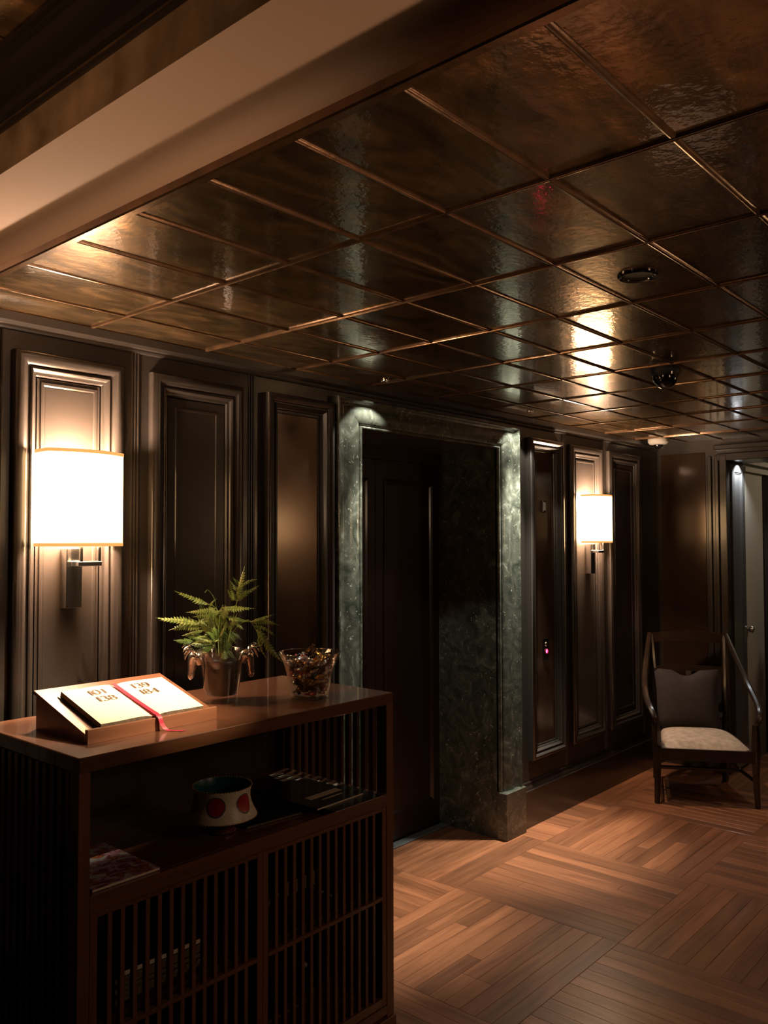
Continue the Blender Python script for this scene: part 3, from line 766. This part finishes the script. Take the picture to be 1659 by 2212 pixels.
# ---- glass vase with silver stag-head handles
VX, VY = 1.645, -.412
va_ = empty('glass_vase', (VX, VY, CZ)); tag(va_, 'clear glass vase with two silver stag-head handles holding the fern', 'vase')
obj('glass_body', lathe(bmesh.new(), [(0, 0), (.050, 0), (.0525, .003), (.0535, .012), (.056, .040), (.066, .120), (.0725, .158), (.073, .160), (.0722, .1612), (.071, .160), (.064, .120), (.0540, .042), (.050, .026), (.046, .022), (0, .021)], 40), 'glass', va_, smooth=True)
def stag(side, nm):
    t = empty(nm, (0, 0, 0), parent=va_)
    bm = bmesh.new()
    tube(bm, smoothpts([(.064, 0, .118), (.072, 0, .138), (.081, 0, .143), (.087, 0, .130), (.090, 0, .108), (.093, 0, .086), (.094, 0, .072)], 18),
         [.010, .013, .017, .019, .0205, .021, .020, .019, .0175, .016, .0145, .013, .012, .011, .0105, .0105, .0095, .007, .003], 12)
    obj('stag_head', bm, 'silver', t, smooth=True)
    for s in (-1, 1):
        bm = bmesh.new()
        tube(bm, smoothpts([(.082, s*.012, .148), (.078, s*.030, .152), (.076, s*.040, .146)], 6), [.003, .006, .0075, .006, .004, .002, .001], 8, flat=.5)
        obj('ear', bm, 'silver', t, smooth=True)
    for s in (-1, 1):
        bm = bmesh.new()
        tube(bm, smoothpts([(.086, s*.008, .152), (.090, s*.020, .166), (.104, s*.030, .168), (.116, s*.028, .154)], 12), [.0045]*4+[.004]*4+[.003]*3+[.002, .001], 8)
        tube(bm, smoothpts([(.090, s*.020, .164), (.096, s*.018, .174), (.104, s*.014, .178)], 6), [.0035, .0035, .003, .0028, .002, .0015, .001], 7)
        tube(bm, smoothpts([(.104, s*.030, .168), (.112, s*.038, .172), (.118, s*.042, .166)], 6), [.003, .003, .0028, .0024, .002, .0015, .001], 7)
        tube(bm, smoothpts([(.098, s*.026, .166), (.108, s*.022, .150), (.112, s*.020, .136)], 6), [.003, .003, .0028, .0024, .002, .0015, .001], 7)
        obj('antler', bm, 'silver', t, smooth=True)
    t.rotation_euler = (0, 0, radians(148 if side < 0 else -34))
    return t
stag(-1, 'stag_handle'); stag(1, 'stag_handle')

# ---- fern
fern = empty('fern_plant', (VX, VY, CZ+.03)); tag(fern, 'green fern with arching lacy fronds growing in the glass vase', 'plant')
obj('root_ball', lathe(bmesh.new(), [(0, -.006), (.0445, -.006), (.0520, .014), (.0610, .092), (.058, .100), (.03, .106), (0, .108)], 32), 'soil', fern, smooth=True)
FO = Vector((VX, VY, CZ+.03))
VIEW = Vector((-.615, .79, .12)).normalized()*-1     # rough direction back towards the room
def leaf(a, b, wid, mat='leaf', bend=.10, seed=0, teeth=9, droop=.0):
    """one pinna: a tapering blade cut into toothed lobes along both sides, tip drawn out"""
    rnd = random.Random(seed)
    A, Bv = Vector(a)-FO, Vector(b)-FO; ax = Bv-A; L = ax.length; t = ax.normalized()
    nrm = (Vector((-.5, -.62, .60))+Vector((rnd.uniform(-.5, .5), rnd.uniform(-.5, .5), rnd.uniform(-.4, .4)))).normalized()
    side = t.cross(nrm).normalized(); nrm = side.cross(t).normalized()
    bm = bmesh.new(); sgn = rnd.choice((-1, 1))
    def P(u): return A+t*(L*u)+side*(sgn*bend*L*sin(pi*u)*.6)+nrm*(bend*L*.7*sin(pi*u))-Vector((0, 0, 1))*droop*L*u*u
    tube(bm, [P(k/8) for k in range(9)], [.0011*(1-k/9)+.0002 for k in range(9)], 5)
    n = teeth
    for k in range(n):
        u = .04+.90*k/n
        env = (min(1, u*5)**.6)*(1-u)**.75*(1 if u < .8 else .55)
        lw = wid*env*rnd.uniform(.8, 1.15)
        for s in (-1, 1):
            p0, p1 = P(u), P(min(1, u+.86/n))
            ln = p1-p0
            tipp = p0+side*(s*lw)+ln*1.25-nrm*(lw*.3)
            m1 = p0+side*(s*lw*.6)+ln*.22-nrm*(lw*.1); m2 = p0+side*(s*lw*.6)+ln*.98-nrm*(lw*.1)
            v = [bm.verts.new(x) for x in (p0, m1, tipp, m2, p1)]
            bm.faces.new((v[0], v[1], v[2], v[3], v[4]))
    return bm
LV = [('top tip', 1.67, -0.457, 1.414, 1.684, -0.479, 1.527, .018), ('t', 1.678, -0.469, 1.46, 1.66, -0.449, 1.488, .009), ('t', 1.675, -0.464, 1.44, 1.652, -0.443, 1.479, .010),
 ('t', 1.678, -0.469, 1.46, 1.712, -0.508, 1.481, .009), ('t', 1.67, -0.458, 1.416, 1.649, -0.435, 1.450, .013), ('t', 1.673, -0.461, 1.427, 1.716, -0.512, 1.463, .011),
 ('t', 1.67, -0.457, 1.414, 1.656, -0.439, 1.468, .012), ('t', 1.67, -0.457, 1.413, 1.689, -0.48, 1.449, .012),
 ('ul', 1.613, -0.391, 1.402, 1.538, -0.308, 1.447, .015), ('ul', 1.629, -0.409, 1.391, 1.564, -0.334, 1.378, .013), ('ul', 1.64, -0.421, 1.383, 1.578, -0.35, 1.364, .015),
 ('ul', 1.614, -0.392, 1.395, 1.629, -0.41, 1.421, .007), ('L', 1.605, -0.372, 1.345, 1.504, -0.264, 1.362, .017), ('L', 1.600, -0.368, 1.335, 1.511, -0.273, 1.353, .018),
 ('L', 1.598, -0.37, 1.329, 1.531, -0.294, 1.322, .015), ('L', 1.603, -0.376, 1.322, 1.558, -0.324, 1.305, .014), ('L', 1.616, -0.39, 1.31, 1.575, -0.342, 1.276, .013),
 ('r', 1.639, -0.421, 1.391, 1.71, -0.502, 1.39, .017), ('c', 1.63, -0.409, 1.379, 1.66, -0.444, 1.387, .012), ('c', 1.619, -0.398, 1.383, 1.615, -0.391, 1.341, .019),
 ('c', 1.65, -0.432, 1.364, 1.699, -0.486, 1.348, .015), ('R', 1.699, -0.486, 1.348, 1.761, -0.557, 1.335, .015), ('R', 1.699, -0.486, 1.348, 1.751, -0.548, 1.373, .009),
 ('R', 1.704, -0.492, 1.337, 1.753, -0.546, 1.302, .012), ('R', 1.712, -0.5, 1.333, 1.771, -0.563, 1.218, .019), ('R', 1.717, -0.506, 1.31, 1.734, -0.521, 1.235, .010),
 ('d', 1.651, -0.431, 1.31, 1.646, -0.42, 1.23, .022), ('d', 1.636, -0.414, 1.326, 1.617, -0.389, 1.262, .016), ('d', 1.641, -0.419, 1.318, 1.672, -0.453, 1.279, .020),
 ('c', 1.65, -0.432, 1.356, 1.641, -0.419, 1.31, .011), ('c', 1.6, -0.374, 1.341, 1.625, -0.403, 1.349, .014), ('c', 1.666, -0.449, 1.356, 1.687, -0.471, 1.323, .011),
 ('y', 1.640, -0.425, 1.372, 1.660, -0.446, 1.388, .012), ('y', 1.634, -0.416, 1.300, 1.645, -0.428, 1.338, .007), ('y', 1.606, -0.385, 1.350, 1.612, -0.392, 1.372, .007),
 ('d', 1.655, -0.43, 1.33, 1.69, -0.46, 1.29, .016), ('d', 1.63, -0.40, 1.33, 1.60, -0.37, 1.29, .016), ('c', 1.62, -0.40, 1.36, 1.58, -0.36, 1.335, .015), ('c', 1.625, -0.402, 1.345, 1.66, -0.43, 1.36, .015)]
rl = random.Random(21)
for _ in range(34):
    c_ = Vector((1.632, -.405, 1.318 if _ % 2 else 1.288))+Vector((rl.gauss(0, .022), rl.gauss(0, .024), rl.gauss(0, .026)))
    dr_ = (c_-Vector((1.642, -.415, 1.28))).normalized()+Vector((rl.uniform(-.35, .35), rl.uniform(-.35, .35), rl.uniform(-.4, .25)))
    e_ = c_+dr_.normalized()*rl.uniform(.04, .07)
    LV.append((rl.choice('Lcd'), *c_, *e_, rl.uniform(.0122, .0150)))
# fronds: a stem carrying the pinnae of one direction
STEMS = {'t': [(1.648, -.418, 1.20), (1.655, -.44, 1.31), (1.668, -.455, 1.40), (1.678, -.469, 1.465)], 'ul': [(1.642, -.412, 1.20), (1.642, -.418, 1.32), (1.632, -.408, 1.385), (1.612, -.391, 1.405)],
         'L': [(1.638, -.408, 1.20), (1.628, -.398, 1.29), (1.608, -.378, 1.33), (1.595, -.368, 1.338)], 'r': [(1.648, -.415, 1.20), (1.652, -.425, 1.33), (1.640, -.421, 1.392)],
         'R': [(1.652, -.418, 1.20), (1.665, -.44, 1.31), (1.69, -.475, 1.352), (1.705, -.49, 1.342), (1.718, -.506, 1.305)], 'c': [(1.644, -.41, 1.20), (1.640, -.415, 1.32), (1.648, -.43, 1.362)],
         'd': [(1.644, -.412, 1.20), (1.644, -.420, 1.32)], 'y': [(1.640, -.410, 1.20), (1.632, -.412, 1.31), (1.634, -.418, 1.37)]}
for key, pts in STEMS.items():
    bm = bmesh.new(); tube(bm, [p-FO for p in smoothpts(pts, 14)], [.0022-.001*k/14 for k in range(15)], 6)
    fr = obj('frond', bm, 'leafdark' if key == 'd' else 'leaf', fern, smooth=True)
    for q, L_ in enumerate(LV):
        kk = 't' if L_[0] == 'top tip' else L_[0]
        if kk != key: continue
        obj('leaflet', leaf(L_[1:4], L_[4:7], L_[7]*1.15, seed=q*3+1, teeth=13 if L_[7] > .012 else 8), {'d': 'leafdark', 'y': 'leafyellow'}.get(key, 'leaf'), fr)
bm = bmesh.new(); tube(bm, [Vector(p)-FO for p in smoothpts([(1.628, -.408, 1.395), (1.622, -.403, 1.425), (1.610, -.390, 1.448), (1.603, -.383, 1.440)], 14)], .0011, 5)
obj('curling_tendril', bm, 'leafdark', fern, smooth=True)

# ---- glass bowl of sweets
GX, GY = 1.868, -.578
gb = empty('glass_bowl', (GX, GY, CZ)); tag(gb, 'flared clear glass bowl filled with wrapped sweets', 'bowl')
gr = [(0, 0), (.056, 0), (.060, .003), (.0615, .010), (.066, .040), (.074, .080), (.087, .120), (.0985, .142), (.0995, .1445), (.098, .1455), (.096, .1435), (.084, .120), (.0715, .082), (.0630, .042), (.0575, .014), (.052, .010), (0, .009)]
obj('glass_body', lathe(bmesh.new(), gr, 44), 'glass', gb, smooth=True)
obj('rim', lathe(bmesh.new(), [(.0990, .1440), (.1000, .1452), (.0990, .1466), (.0975, .1458), (.0975, .1445)], 44), 'glass', gb, smooth=True)
def candy_mesh(mat):
    bm = bmesh.new()
    lathe(bm, [(0, -.0105), (.0045, -.0100), (.0062, -.006), (.0064, 0), (.0062, .006), (.0045, .0100), (0, .0105)], 8)
    rnd = random.Random(hash(mat) % 97)
    for s in (-1, 1):
        prev = None
        for k in range(7):
            a = 2*pi*k/6
            p0 = bm.verts.new((.0022*cos(a), .0022*sin(a), s*.0098)); p1 = bm.verts.new((.0068*cos(a), .0034*sin(a), s*(.0165+.0022*(k % 2))))
            if prev: bm.faces.new((prev[0], prev[1], p1, p0))
            prev = (p0, p1)
    return obj('wrapped_sweet', bm, CANDY[mat], None, smooth=False)
protos = {}
def inner_r(z): 
    P = [(.014, .0575), (.042, .0630), (.082, .0715), (.120, .084), (.1435, .096)]
    for (z0, r0_), (z1, r1_) in zip(P, P[1:]):
        if z <= z1: return r0_+(r1_-r0_)*max(0, (z-z0))/(z1-z0)
    return .096
LBL = {'silver': 'silver-foil wrapped sweet', 'gold': 'gold-foil wrapped sweet', 'black': 'black-wrapped sweet in the flared glass bowl',
       'bronze': 'bronze-brown wrapped sweet', 'pink': 'pinkish-red wrapped sweet'}
rc = random.Random(3); placed = []
z = .0175; tries = 0
while len(placed) < 150 and tries < 60000:
    tries += 1
    zz = rc.uniform(.0185, .134); R_ = inner_r(zz)-.0115
    a = rc.uniform(0, 2*pi); r_ = R_*sqrt(rc.uniform(.35, 1)) if zz < .112 else R_*sqrt(rc.random())
    if zz > .124 and r_ > .065: continue
    p = Vector((r_*cos(a), r_*sin(a), zz))
    if any((p-q).length < .0158 for q in placed): continue
    placed.append(p)
    key = rc.choices(['silver', 'gold', 'black', 'bronze', 'pink'], [4.4, 1.5, 4.2, 1.8, 1.4])[0]
    if key not in protos: o = protos[key] = candy_mesh(key)
    else: o = protos[key].copy(); COL.objects.link(o)
    o.location = Vector((GX, GY, CZ))+p
    o.rotation_euler = (rc.uniform(-.5, .5)+pi/2, rc.uniform(-.6, .6), a+rc.uniform(-.5, .5))
    hz = 'at the bottom' if zz < .045 else 'low down' if zz < .075 else 'halfway up' if zz < .1 else 'near the top'
    q8 = int(((a-math.atan2(-1.954, -1.868)) % (2*pi))/(pi/4)+.5) % 8
    dz = ['front', 'front right', 'right', 'back right', 'back', 'back left', 'left', 'front left'][q8]
    if r_ < .02: dz = 'middle'
    tag(o, '%s %s, %s of the glass bowl' % (LBL[key].replace(' in the flared glass bowl', ''), hz, dz) if dz != 'middle' else '%s %s, in the middle of the glass bowl' % (LBL[key].replace(' in the flared glass bowl', ''), hz), 'sweet', key+'-wrapped sweets in the glass bowl')
o = protos['bronze'].copy(); COL.objects.link(o); o.location = (GX+.0, GY+.005, CZ+.147); o.rotation_euler = (.5, .5, .2); o.scale = (1.5, 1.5, 1.5)
tag(o, 'largest bronze-brown sweet sticking up above the bowl rim', 'sweet')

# ================================================================== IN THE OPEN SHELF
SZ = .776
cb = empty('ceramic_bowl', (1.507, -.597, SZ+.001)); tag(cb, 'cream footed ceramic bowl with red dots and teal inside', 'bowl')
lower = [(0, 0), (.030, 0), (.036, .003), (.036, .010), (.030, .014), (.045, .024), (.080, .036), (.098, .046)]
wallp = [(.098, .046), (.0975, .050), (.088, .068), (.0815, .085), (.079, .100), (.080, .115), (.0835, .130)]
obj('foot_and_base', lathe(bmesh.new(), lower, 48), 'oxblood', cb, smooth=True)
obj('bowl_wall', lathe(bmesh.new(), wallp, 64), 'cream', cb, smooth=True)
obj('inside', lathe(bmesh.new(), [(.0835, .130), (.0815, .131), (.077, .115), (.076, .100), (.078, .080), (.060, .050), (.03, .034), (0, .030)], 48), 'teal', cb, smooth=True)
def radius_at(z):
    for (r0_, z0), (r1_, z1) in zip(wallp, wallp[1:]):
        if z <= z1: return r0_+(r1_-r0_)*(z-z0)/(z1-z0)
    return wallp[-1][0]
def dotmesh(ang, zc, rad, off, r_in=0.0):
    bm = bmesh.new(); n = 28; rings = []
    for q in ([r_in, rad*.5+r_in*.5, rad] if r_in == 0 else [r_in, rad]):
        rg = []
        for k in range(n):
            a = 2*pi*k/n; zz = zc+q*sin(a); R_ = radius_at(zz)+off; th = ang+q*cos(a)/R_
            rg.append(bm.verts.new((R_*cos(th), R_*sin(th), zz)))
            if q == 0: break
        rings.append(rg)
    for A, C in zip(rings, rings[1:]):
        for k in range(n):
            j = (k+1) % n
            if len(A) == 1: bm.faces.new((A[0], C[k], C[j]))
            else: bm.faces.new((A[k], A[j], C[j], C[k]))
    return bm
a0 = math.atan2(-2.532+.597, -1.507)
for k in range(6):
    th = a0-radians(12)+k*radians(60)
    obj('red_dot', dotmesh(th, .091, .0235, .0009), 'red_dot', cb, smooth=True)
    obj('dot_ring', dotmesh(th, .091, .0270, .0006, .0235), 'ring_grey', cb, smooth=True)
for (R_, zz, n) in ((.0838, .131, 64), (.0985, .046, 72), (.0365, .004, 36)):
    bm = bmesh.new()
    for k in range(n):
        a = 2*pi*k/n
        bmesh.ops.create_icosphere(bm, subdivisions=1, radius=.0022, matrix=Matrix.Translation((R_*cos(a), R_*sin(a), zz)))
    o = obj('beading', bm, 'gilt', cb, smooth=True); o['kind'] = 'stuff'

def magazine(x0, y0, z0, wd, dp, th, rot, label, group=None, cover_m='magblack', patch=None, edge='pale_edge'):
    t = empty('magazine', (x0, y0, z0), rot); tag(t, label, 'magazine', group)
    obj('pages', B(.0015, wd-.0015, .001, dp-.001, .0006, th-.0006), edge, t)
    bm = B(0, wd, 0.0015, dp, 0, .0006); box(bm, 0, wd, .0015, dp, th-.0006, th); box(bm, 0, .0012, .0015, dp, 0, th)
    obj('cover', bm, cover_m, t)
    if patch:
        obj('cover_patch', B(*patch, th, th+.0003), 'pale_edge', t)
    return t
# shingled row of dark magazines along the right side
yb = [-.690, -.600, -.565, -.520, -.482, -.440, -.400, -.362, -.325]
ORD = ['second', 'third', 'fourth', 'fifth', 'sixth', 'seventh', 'eighth', 'ninth']
nM = 9
for i in range(nM):
    # back edge y, from the back of the shelf to the front; later ones lie over earlier ones
    ye = [-.270, -.312, -.352, -.394, -.436, -.474, -.520, -.552, -.660+.215][i]
    th = .0021
    zt_ = SZ+.001+i*.0022
    if i < 8:
        nm = ORD[7-i]
        magazine(1.800-.002*(i % 3), ye-.21, zt_, .215, .21, th, radians(random.uniform(-1, 1)), nm.capitalize()+' from the front of the shingled dark magazines on the open shelf', 'dark magazines on the open shelf', patch=(.160-.012*(i % 3), .213, .184, .206))
t = magazine(1.770, -.714, SZ+.001+8*.0022, .210, .262, .005, radians(1.5), 'front black magazine with pale cover picture, top of the shingled row', 'dark magazines on the open shelf')
obj('cover_patch', B(.05, .19, .075, .105, .005, .0053), 'pale_edge', t); obj('cover_patch', B(.075, .165, .048, .056, .005, .0053), 'pale_edge', t)
t = magazine(1.560, -.640, SZ+.001, .20, .27, .006, radians(-6), 'dark magazine lying between the ceramic bowl and the shingled magazines', None, edge='page_edge')
obj('cover_patch', B(.03, .09, .15, .17, .006, .0063), 'pale_edge', t); obj('cover_patch', B(.02, .10, .195, .205, .006, .0063), 'pale_edge', t)
# floral catalogue at the left front
t = magazine(1.045, -.706, SZ+.001, .185, .27, .006, radians(0), 'floppy floral-covered magazine at the left end of the open shelf', None, cover_m='cover')
# ================================================================== BEHIND THE DOORS
for i in range(6):
    magazine(1.150+.006*random.uniform(-1, 1), -.640, .453+.0125*i, .27, .20, .012, radians(random.uniform(-1.5, 1.5)), ('lowest' if i == 0 else 'topmost pale-edged' if i == 5 else ORD[i-1]+' from the bottom')+' thick magazine in the pile behind the left slatted door', 'magazine pile behind the left door', edge='pale_edge' if i == 5 else 'page_edge')
for i in range(6):
    magazine(1.680, -.510-.030*i, .101+.024*i, .215, .14, .0235, radians(random.uniform(-2, 2)), ('bottom rear' if i == 0 else 'top front' if i == 5 else ORD[4-i]+' from the front')+' brochure of the stepped pile behind the right slatted door', 'stepped brochures behind the right door', patch=(.185, .214, .108, .139), edge='page_edge')
for i in range(4):
    magazine(1.66, [-.46, -.50, -.54, -.66][i]-.04, .453+.04*i, .115, .20, .0395, 0, ('lowest', 'second', 'third', 'topmost')[i]+' box-like brochure pack stacked behind the right slatted door', 'brochure packs behind the right door', edge='page_edge', patch=(.100, .113, .0, .012))

# ================================================================== ARMCHAIR
ch = empty('armchair', (5.336, -.503, 0), radians(-59.3)); tag(ch, 'dark wooden open armchair with pale damask seat in the corner', 'chair')
# local: -y is the front, x to the sitter's left as seen
for s in (-1, 1):
    bm = bmesh.new()
    tube(bm, smoothpts([(s*.285, -.245, .49), (s*.285, -.245, .36), (s*.283, -.245, .18), (s*.288, -.255, 0)], 12), [.020, .022, .024, .025, .026, .026, .024, .022, .020, .019, .018, .017, .016], 4)
    obj('leg', bm, 'chair', ch, smooth=True)
    bm = bmesh.new()
    tube(bm, smoothpts([(s*.225, .255, .38), (s*.222, .27, .20), (s*.220, .31, 0)], 10), .020, 4)
    obj('leg', bm, 'chair', ch, smooth=True)
    bm = bmesh.new()      # back post, raked and curling over at the top
    tube(bm, smoothpts([(s*.222, .255, .34), (s*.222, .275, .55), (s*.232, .325, .80), (s*.240, .365, .955)], 16), .021, 8, flat=1.1)
    obj('back_post', bm, 'chair', ch, smooth=True)
    bm = bmesh.new()      # arm sweeping from the top of the back down to the front post, ending in a scroll
    P = smoothpts([(s*.246, .355, .965), (s*.262, .300, .90), (s*.290, .20, .79), (s*.318, .06, .675), (s*.325, -.10, .605), (s*.315, -.215, .565), (s*.300, -.262, .525), (s*.290, -.262, .49)], 40)
    tube(bm, P, [.0125+.004*abs(sin(k/40*pi)) for k in range(41)], 8, flat=1.2)
    obj('arm', bm, 'chair', ch, smooth=True)
    bm = bmesh.new()      # little scroll where the arm meets the seat
    tube(bm, [(s*.300+.022*s*0, -.20+.030*cos(a), .43+.030*sin(a)) for a in [k*2*pi/14 for k in range(13)]], .011, 6)
    obj('scroll', bm, 'chair', ch, smooth=True)
    bm = bmesh.new(); tube(bm, [(s*.284, -.24, .15), (s*.222, .285, .15)], .012, 6); obj('stretcher', bm, 'chair', ch, smooth=True)
bm = bmesh.new(); tube(bm, [(-.252, .02, .15), (.252, .02, .15)], .012, 6); obj('stretcher', bm, 'chair', ch, smooth=True)
bm = bmesh.new()
# top rail: curved board
def rail_board(z0, z1, ym, bow, x=.245, th=.022, n=12, arch=.012):
    bm = bmesh.new(); rows = []
    for k in range(n+1):
        u = -1+2*k/n; xx = x*u; y = ym+bow*(1-u*u); dz = arch*(1-u*u)
        rows.append([bm.verts.new(c) for c in ((xx, y, z0+dz*.3), (xx, y, z1+dz), (xx, y+th, z1+dz), (xx, y+th, z0+dz*.3))])
    for k in range(n):
        for q in range(4): bm.faces.new((rows[k][q], rows[k][(q+1) % 4], rows[k+1][(q+1) % 4], rows[k+1][q]))
    bm.faces.new(rows[0]); bm.faces.new(rows[-1])
    return bm
obj('top_rail', rail_board(.905, .965, .345, .035, arch=.018), 'chair', ch, smooth=True)
obj('cross_rail', rail_board(.715, .750, .300, .030, x=.235, arch=.006), 'chair', ch, smooth=True)
obj('cross_rail', rail_board(.43, .46, .258, .02, x=.23, arch=.0), 'chair', ch, smooth=True)
for x in (-.13, 0, .13):
    obj('back_splat', B(x-.02, x+.02, -.008, .008, 0, .27, .002), 'chair', ch, loc=(x*0, .295, .455), rot=(radians(-9), 0, 0))
# seat frame
bm = bmesh.new()
pl_ = [(-.29, -.262), (.29, -.262), (.235, .27), (-.235, .27)]
va = [bm.verts.new((x, y, .265)) for x, y in pl_]; vb = [bm.verts.new((x, y, .335)) for x, y in pl_]
bm.faces.new(va); bm.faces.new(vb)
for i in range(4): bm.faces.new((va[i], va[(i+1) % 4], vb[(i+1) % 4], vb[i]))
obj('seat_frame', bm, 'chair', ch)
bm = bmesh.new(); n = 14; grid = []
for a in range(n+1):
    row = []
    for b_ in range(n+1):
        u, v = -1+2*a/n, -1+2*b_/n
        wd = .272-(.052*(v+1)/2); dm = max(0, (1-u**4)*(1-v**4))
        row.append(bm.verts.new((wd*u*(1-.02*v*v), -.004+.248*v*(1-.03*u*u), .330+.058*dm**.55)))
    grid.append(row)
for a in range(n):
    for b_ in range(n): bm.faces.new((grid[a][b_], grid[a+1][b_], grid[a+1][b_+1], grid[a][b_+1]))
o = obj('seat', bm, 'upholstery', ch, smooth=True); o['label'] = 'pale damask drop-in seat'
# pillow
bm = bmesh.new(); n = 14
G1 = []; G2 = []
for a in range(n+1):
    r1 = []; r2 = []
    for b_ in range(n+1):
        u, v = -1+2*a/n, -1+2*b_/n
        pin = 1-.07*(1-v*v)*abs(u)**2; pin2 = 1-.07*(1-u*u)*abs(v)**2
        th = .055*max(0, (1-u*u))**.5*max(0, (1-v*v))**.5
        x, z_ = .205*u*pin, .19*v*pin2
        if v > 0: z_ -= .035*v*max(0, 1-(u*2.6)**2)        # dent in the top edge
        r1.append(bm.verts.new((x, -th, z_))); r2.append(bm.verts.new((x, th*.8, z_)) if 0 < a < n and 0 < b_ < n else r1[-1])
    G1.append(r1); G2.append(r2)
for a in range(n):
    for b_ in range(n):
        for G_ in (G1, G2):
            try: bm.faces.new((G_[a][b_], G_[a+1][b_], G_[a+1][b_+1], G_[a][b_+1]))
            except ValueError: pass
o = obj('pillow', bm, 'pillow', None, smooth=True)
Rz = Matrix.Rotation(radians(-59.3), 4, 'Z')
o.matrix_world = Matrix.Translation((5.336, -.503, 0)) @ Rz @ Matrix.Translation((-.035, .185, .565)) @ Matrix.Rotation(radians(-12), 4, 'X')
tag(o, 'dark mauve velvet pillow leaning against the back of the armchair', 'pillow')

# ================================================================== CORRIDOR TABLE AND PLANT
tb = empty('side_table', (6.66, -1.02, 0)); tag(tb, 'low oxblood lacquered side table in the corridor behind the armchair', 'table')
obj('table_top', B(-.30, .30, -.35, .37, .43, .468, .004), 'redwood', tb)
for sx in (-1, 1):
    for sy in (-1, 1):
        bm = bmesh.new(); tube(bm, [(sx*.26, .01+sy*.31, .43), (sx*.26, .01+sy*.31, 0)], [.022, .014], 8); obj('leg', bm, 'redwood', tb, smooth=True)
pp = empty('potted_plant', (6.62, -.80, .468)); tag(pp, 'green leafy potted plant on the corridor side table at the right edge', 'plant')
obj('pot', lathe(bmesh.new(), [(0, 0), (.055, 0), (.075, .11), (.08, .115), (.07, .115), (.065, .10), (0, .095)], 24), 'oxblood', pp, smooth=True)
rp = random.Random(5)
for k in range(26):
    a = rp.uniform(0, 2*pi); R_ = rp.uniform(.08, .20); zt2 = rp.uniform(.22, .52)
    bm = bmesh.new(); P = smoothpts([(0, 0, .10), (R_*.35*cos(a), R_*.35*sin(a), zt2*.8), (R_*cos(a), R_*sin(a), zt2)], 8)
    tube(bm, P[:5], .002, 5)
    sd = Vector((-sin(a), cos(a), 0)); rows = []
    for q in range(4, 9):
        u = (q-4)/4; wd = .032*sin(pi*min(.98, u*.9+.08))
        rows.append((bm.verts.new(P[q]-sd*wd), bm.verts.new(P[q]+Vector((0, 0, .006))), bm.verts.new(P[q]+sd*wd)))
    for q in range(4):
        for s in (0, 1): bm.faces.new((rows[q][s], rows[q][s+1], rows[q+1][s+1], rows[q+1][s]))
    obj('leaf', bm, 'leafdark' if k % 3 else 'leaf', pp, smooth=True)
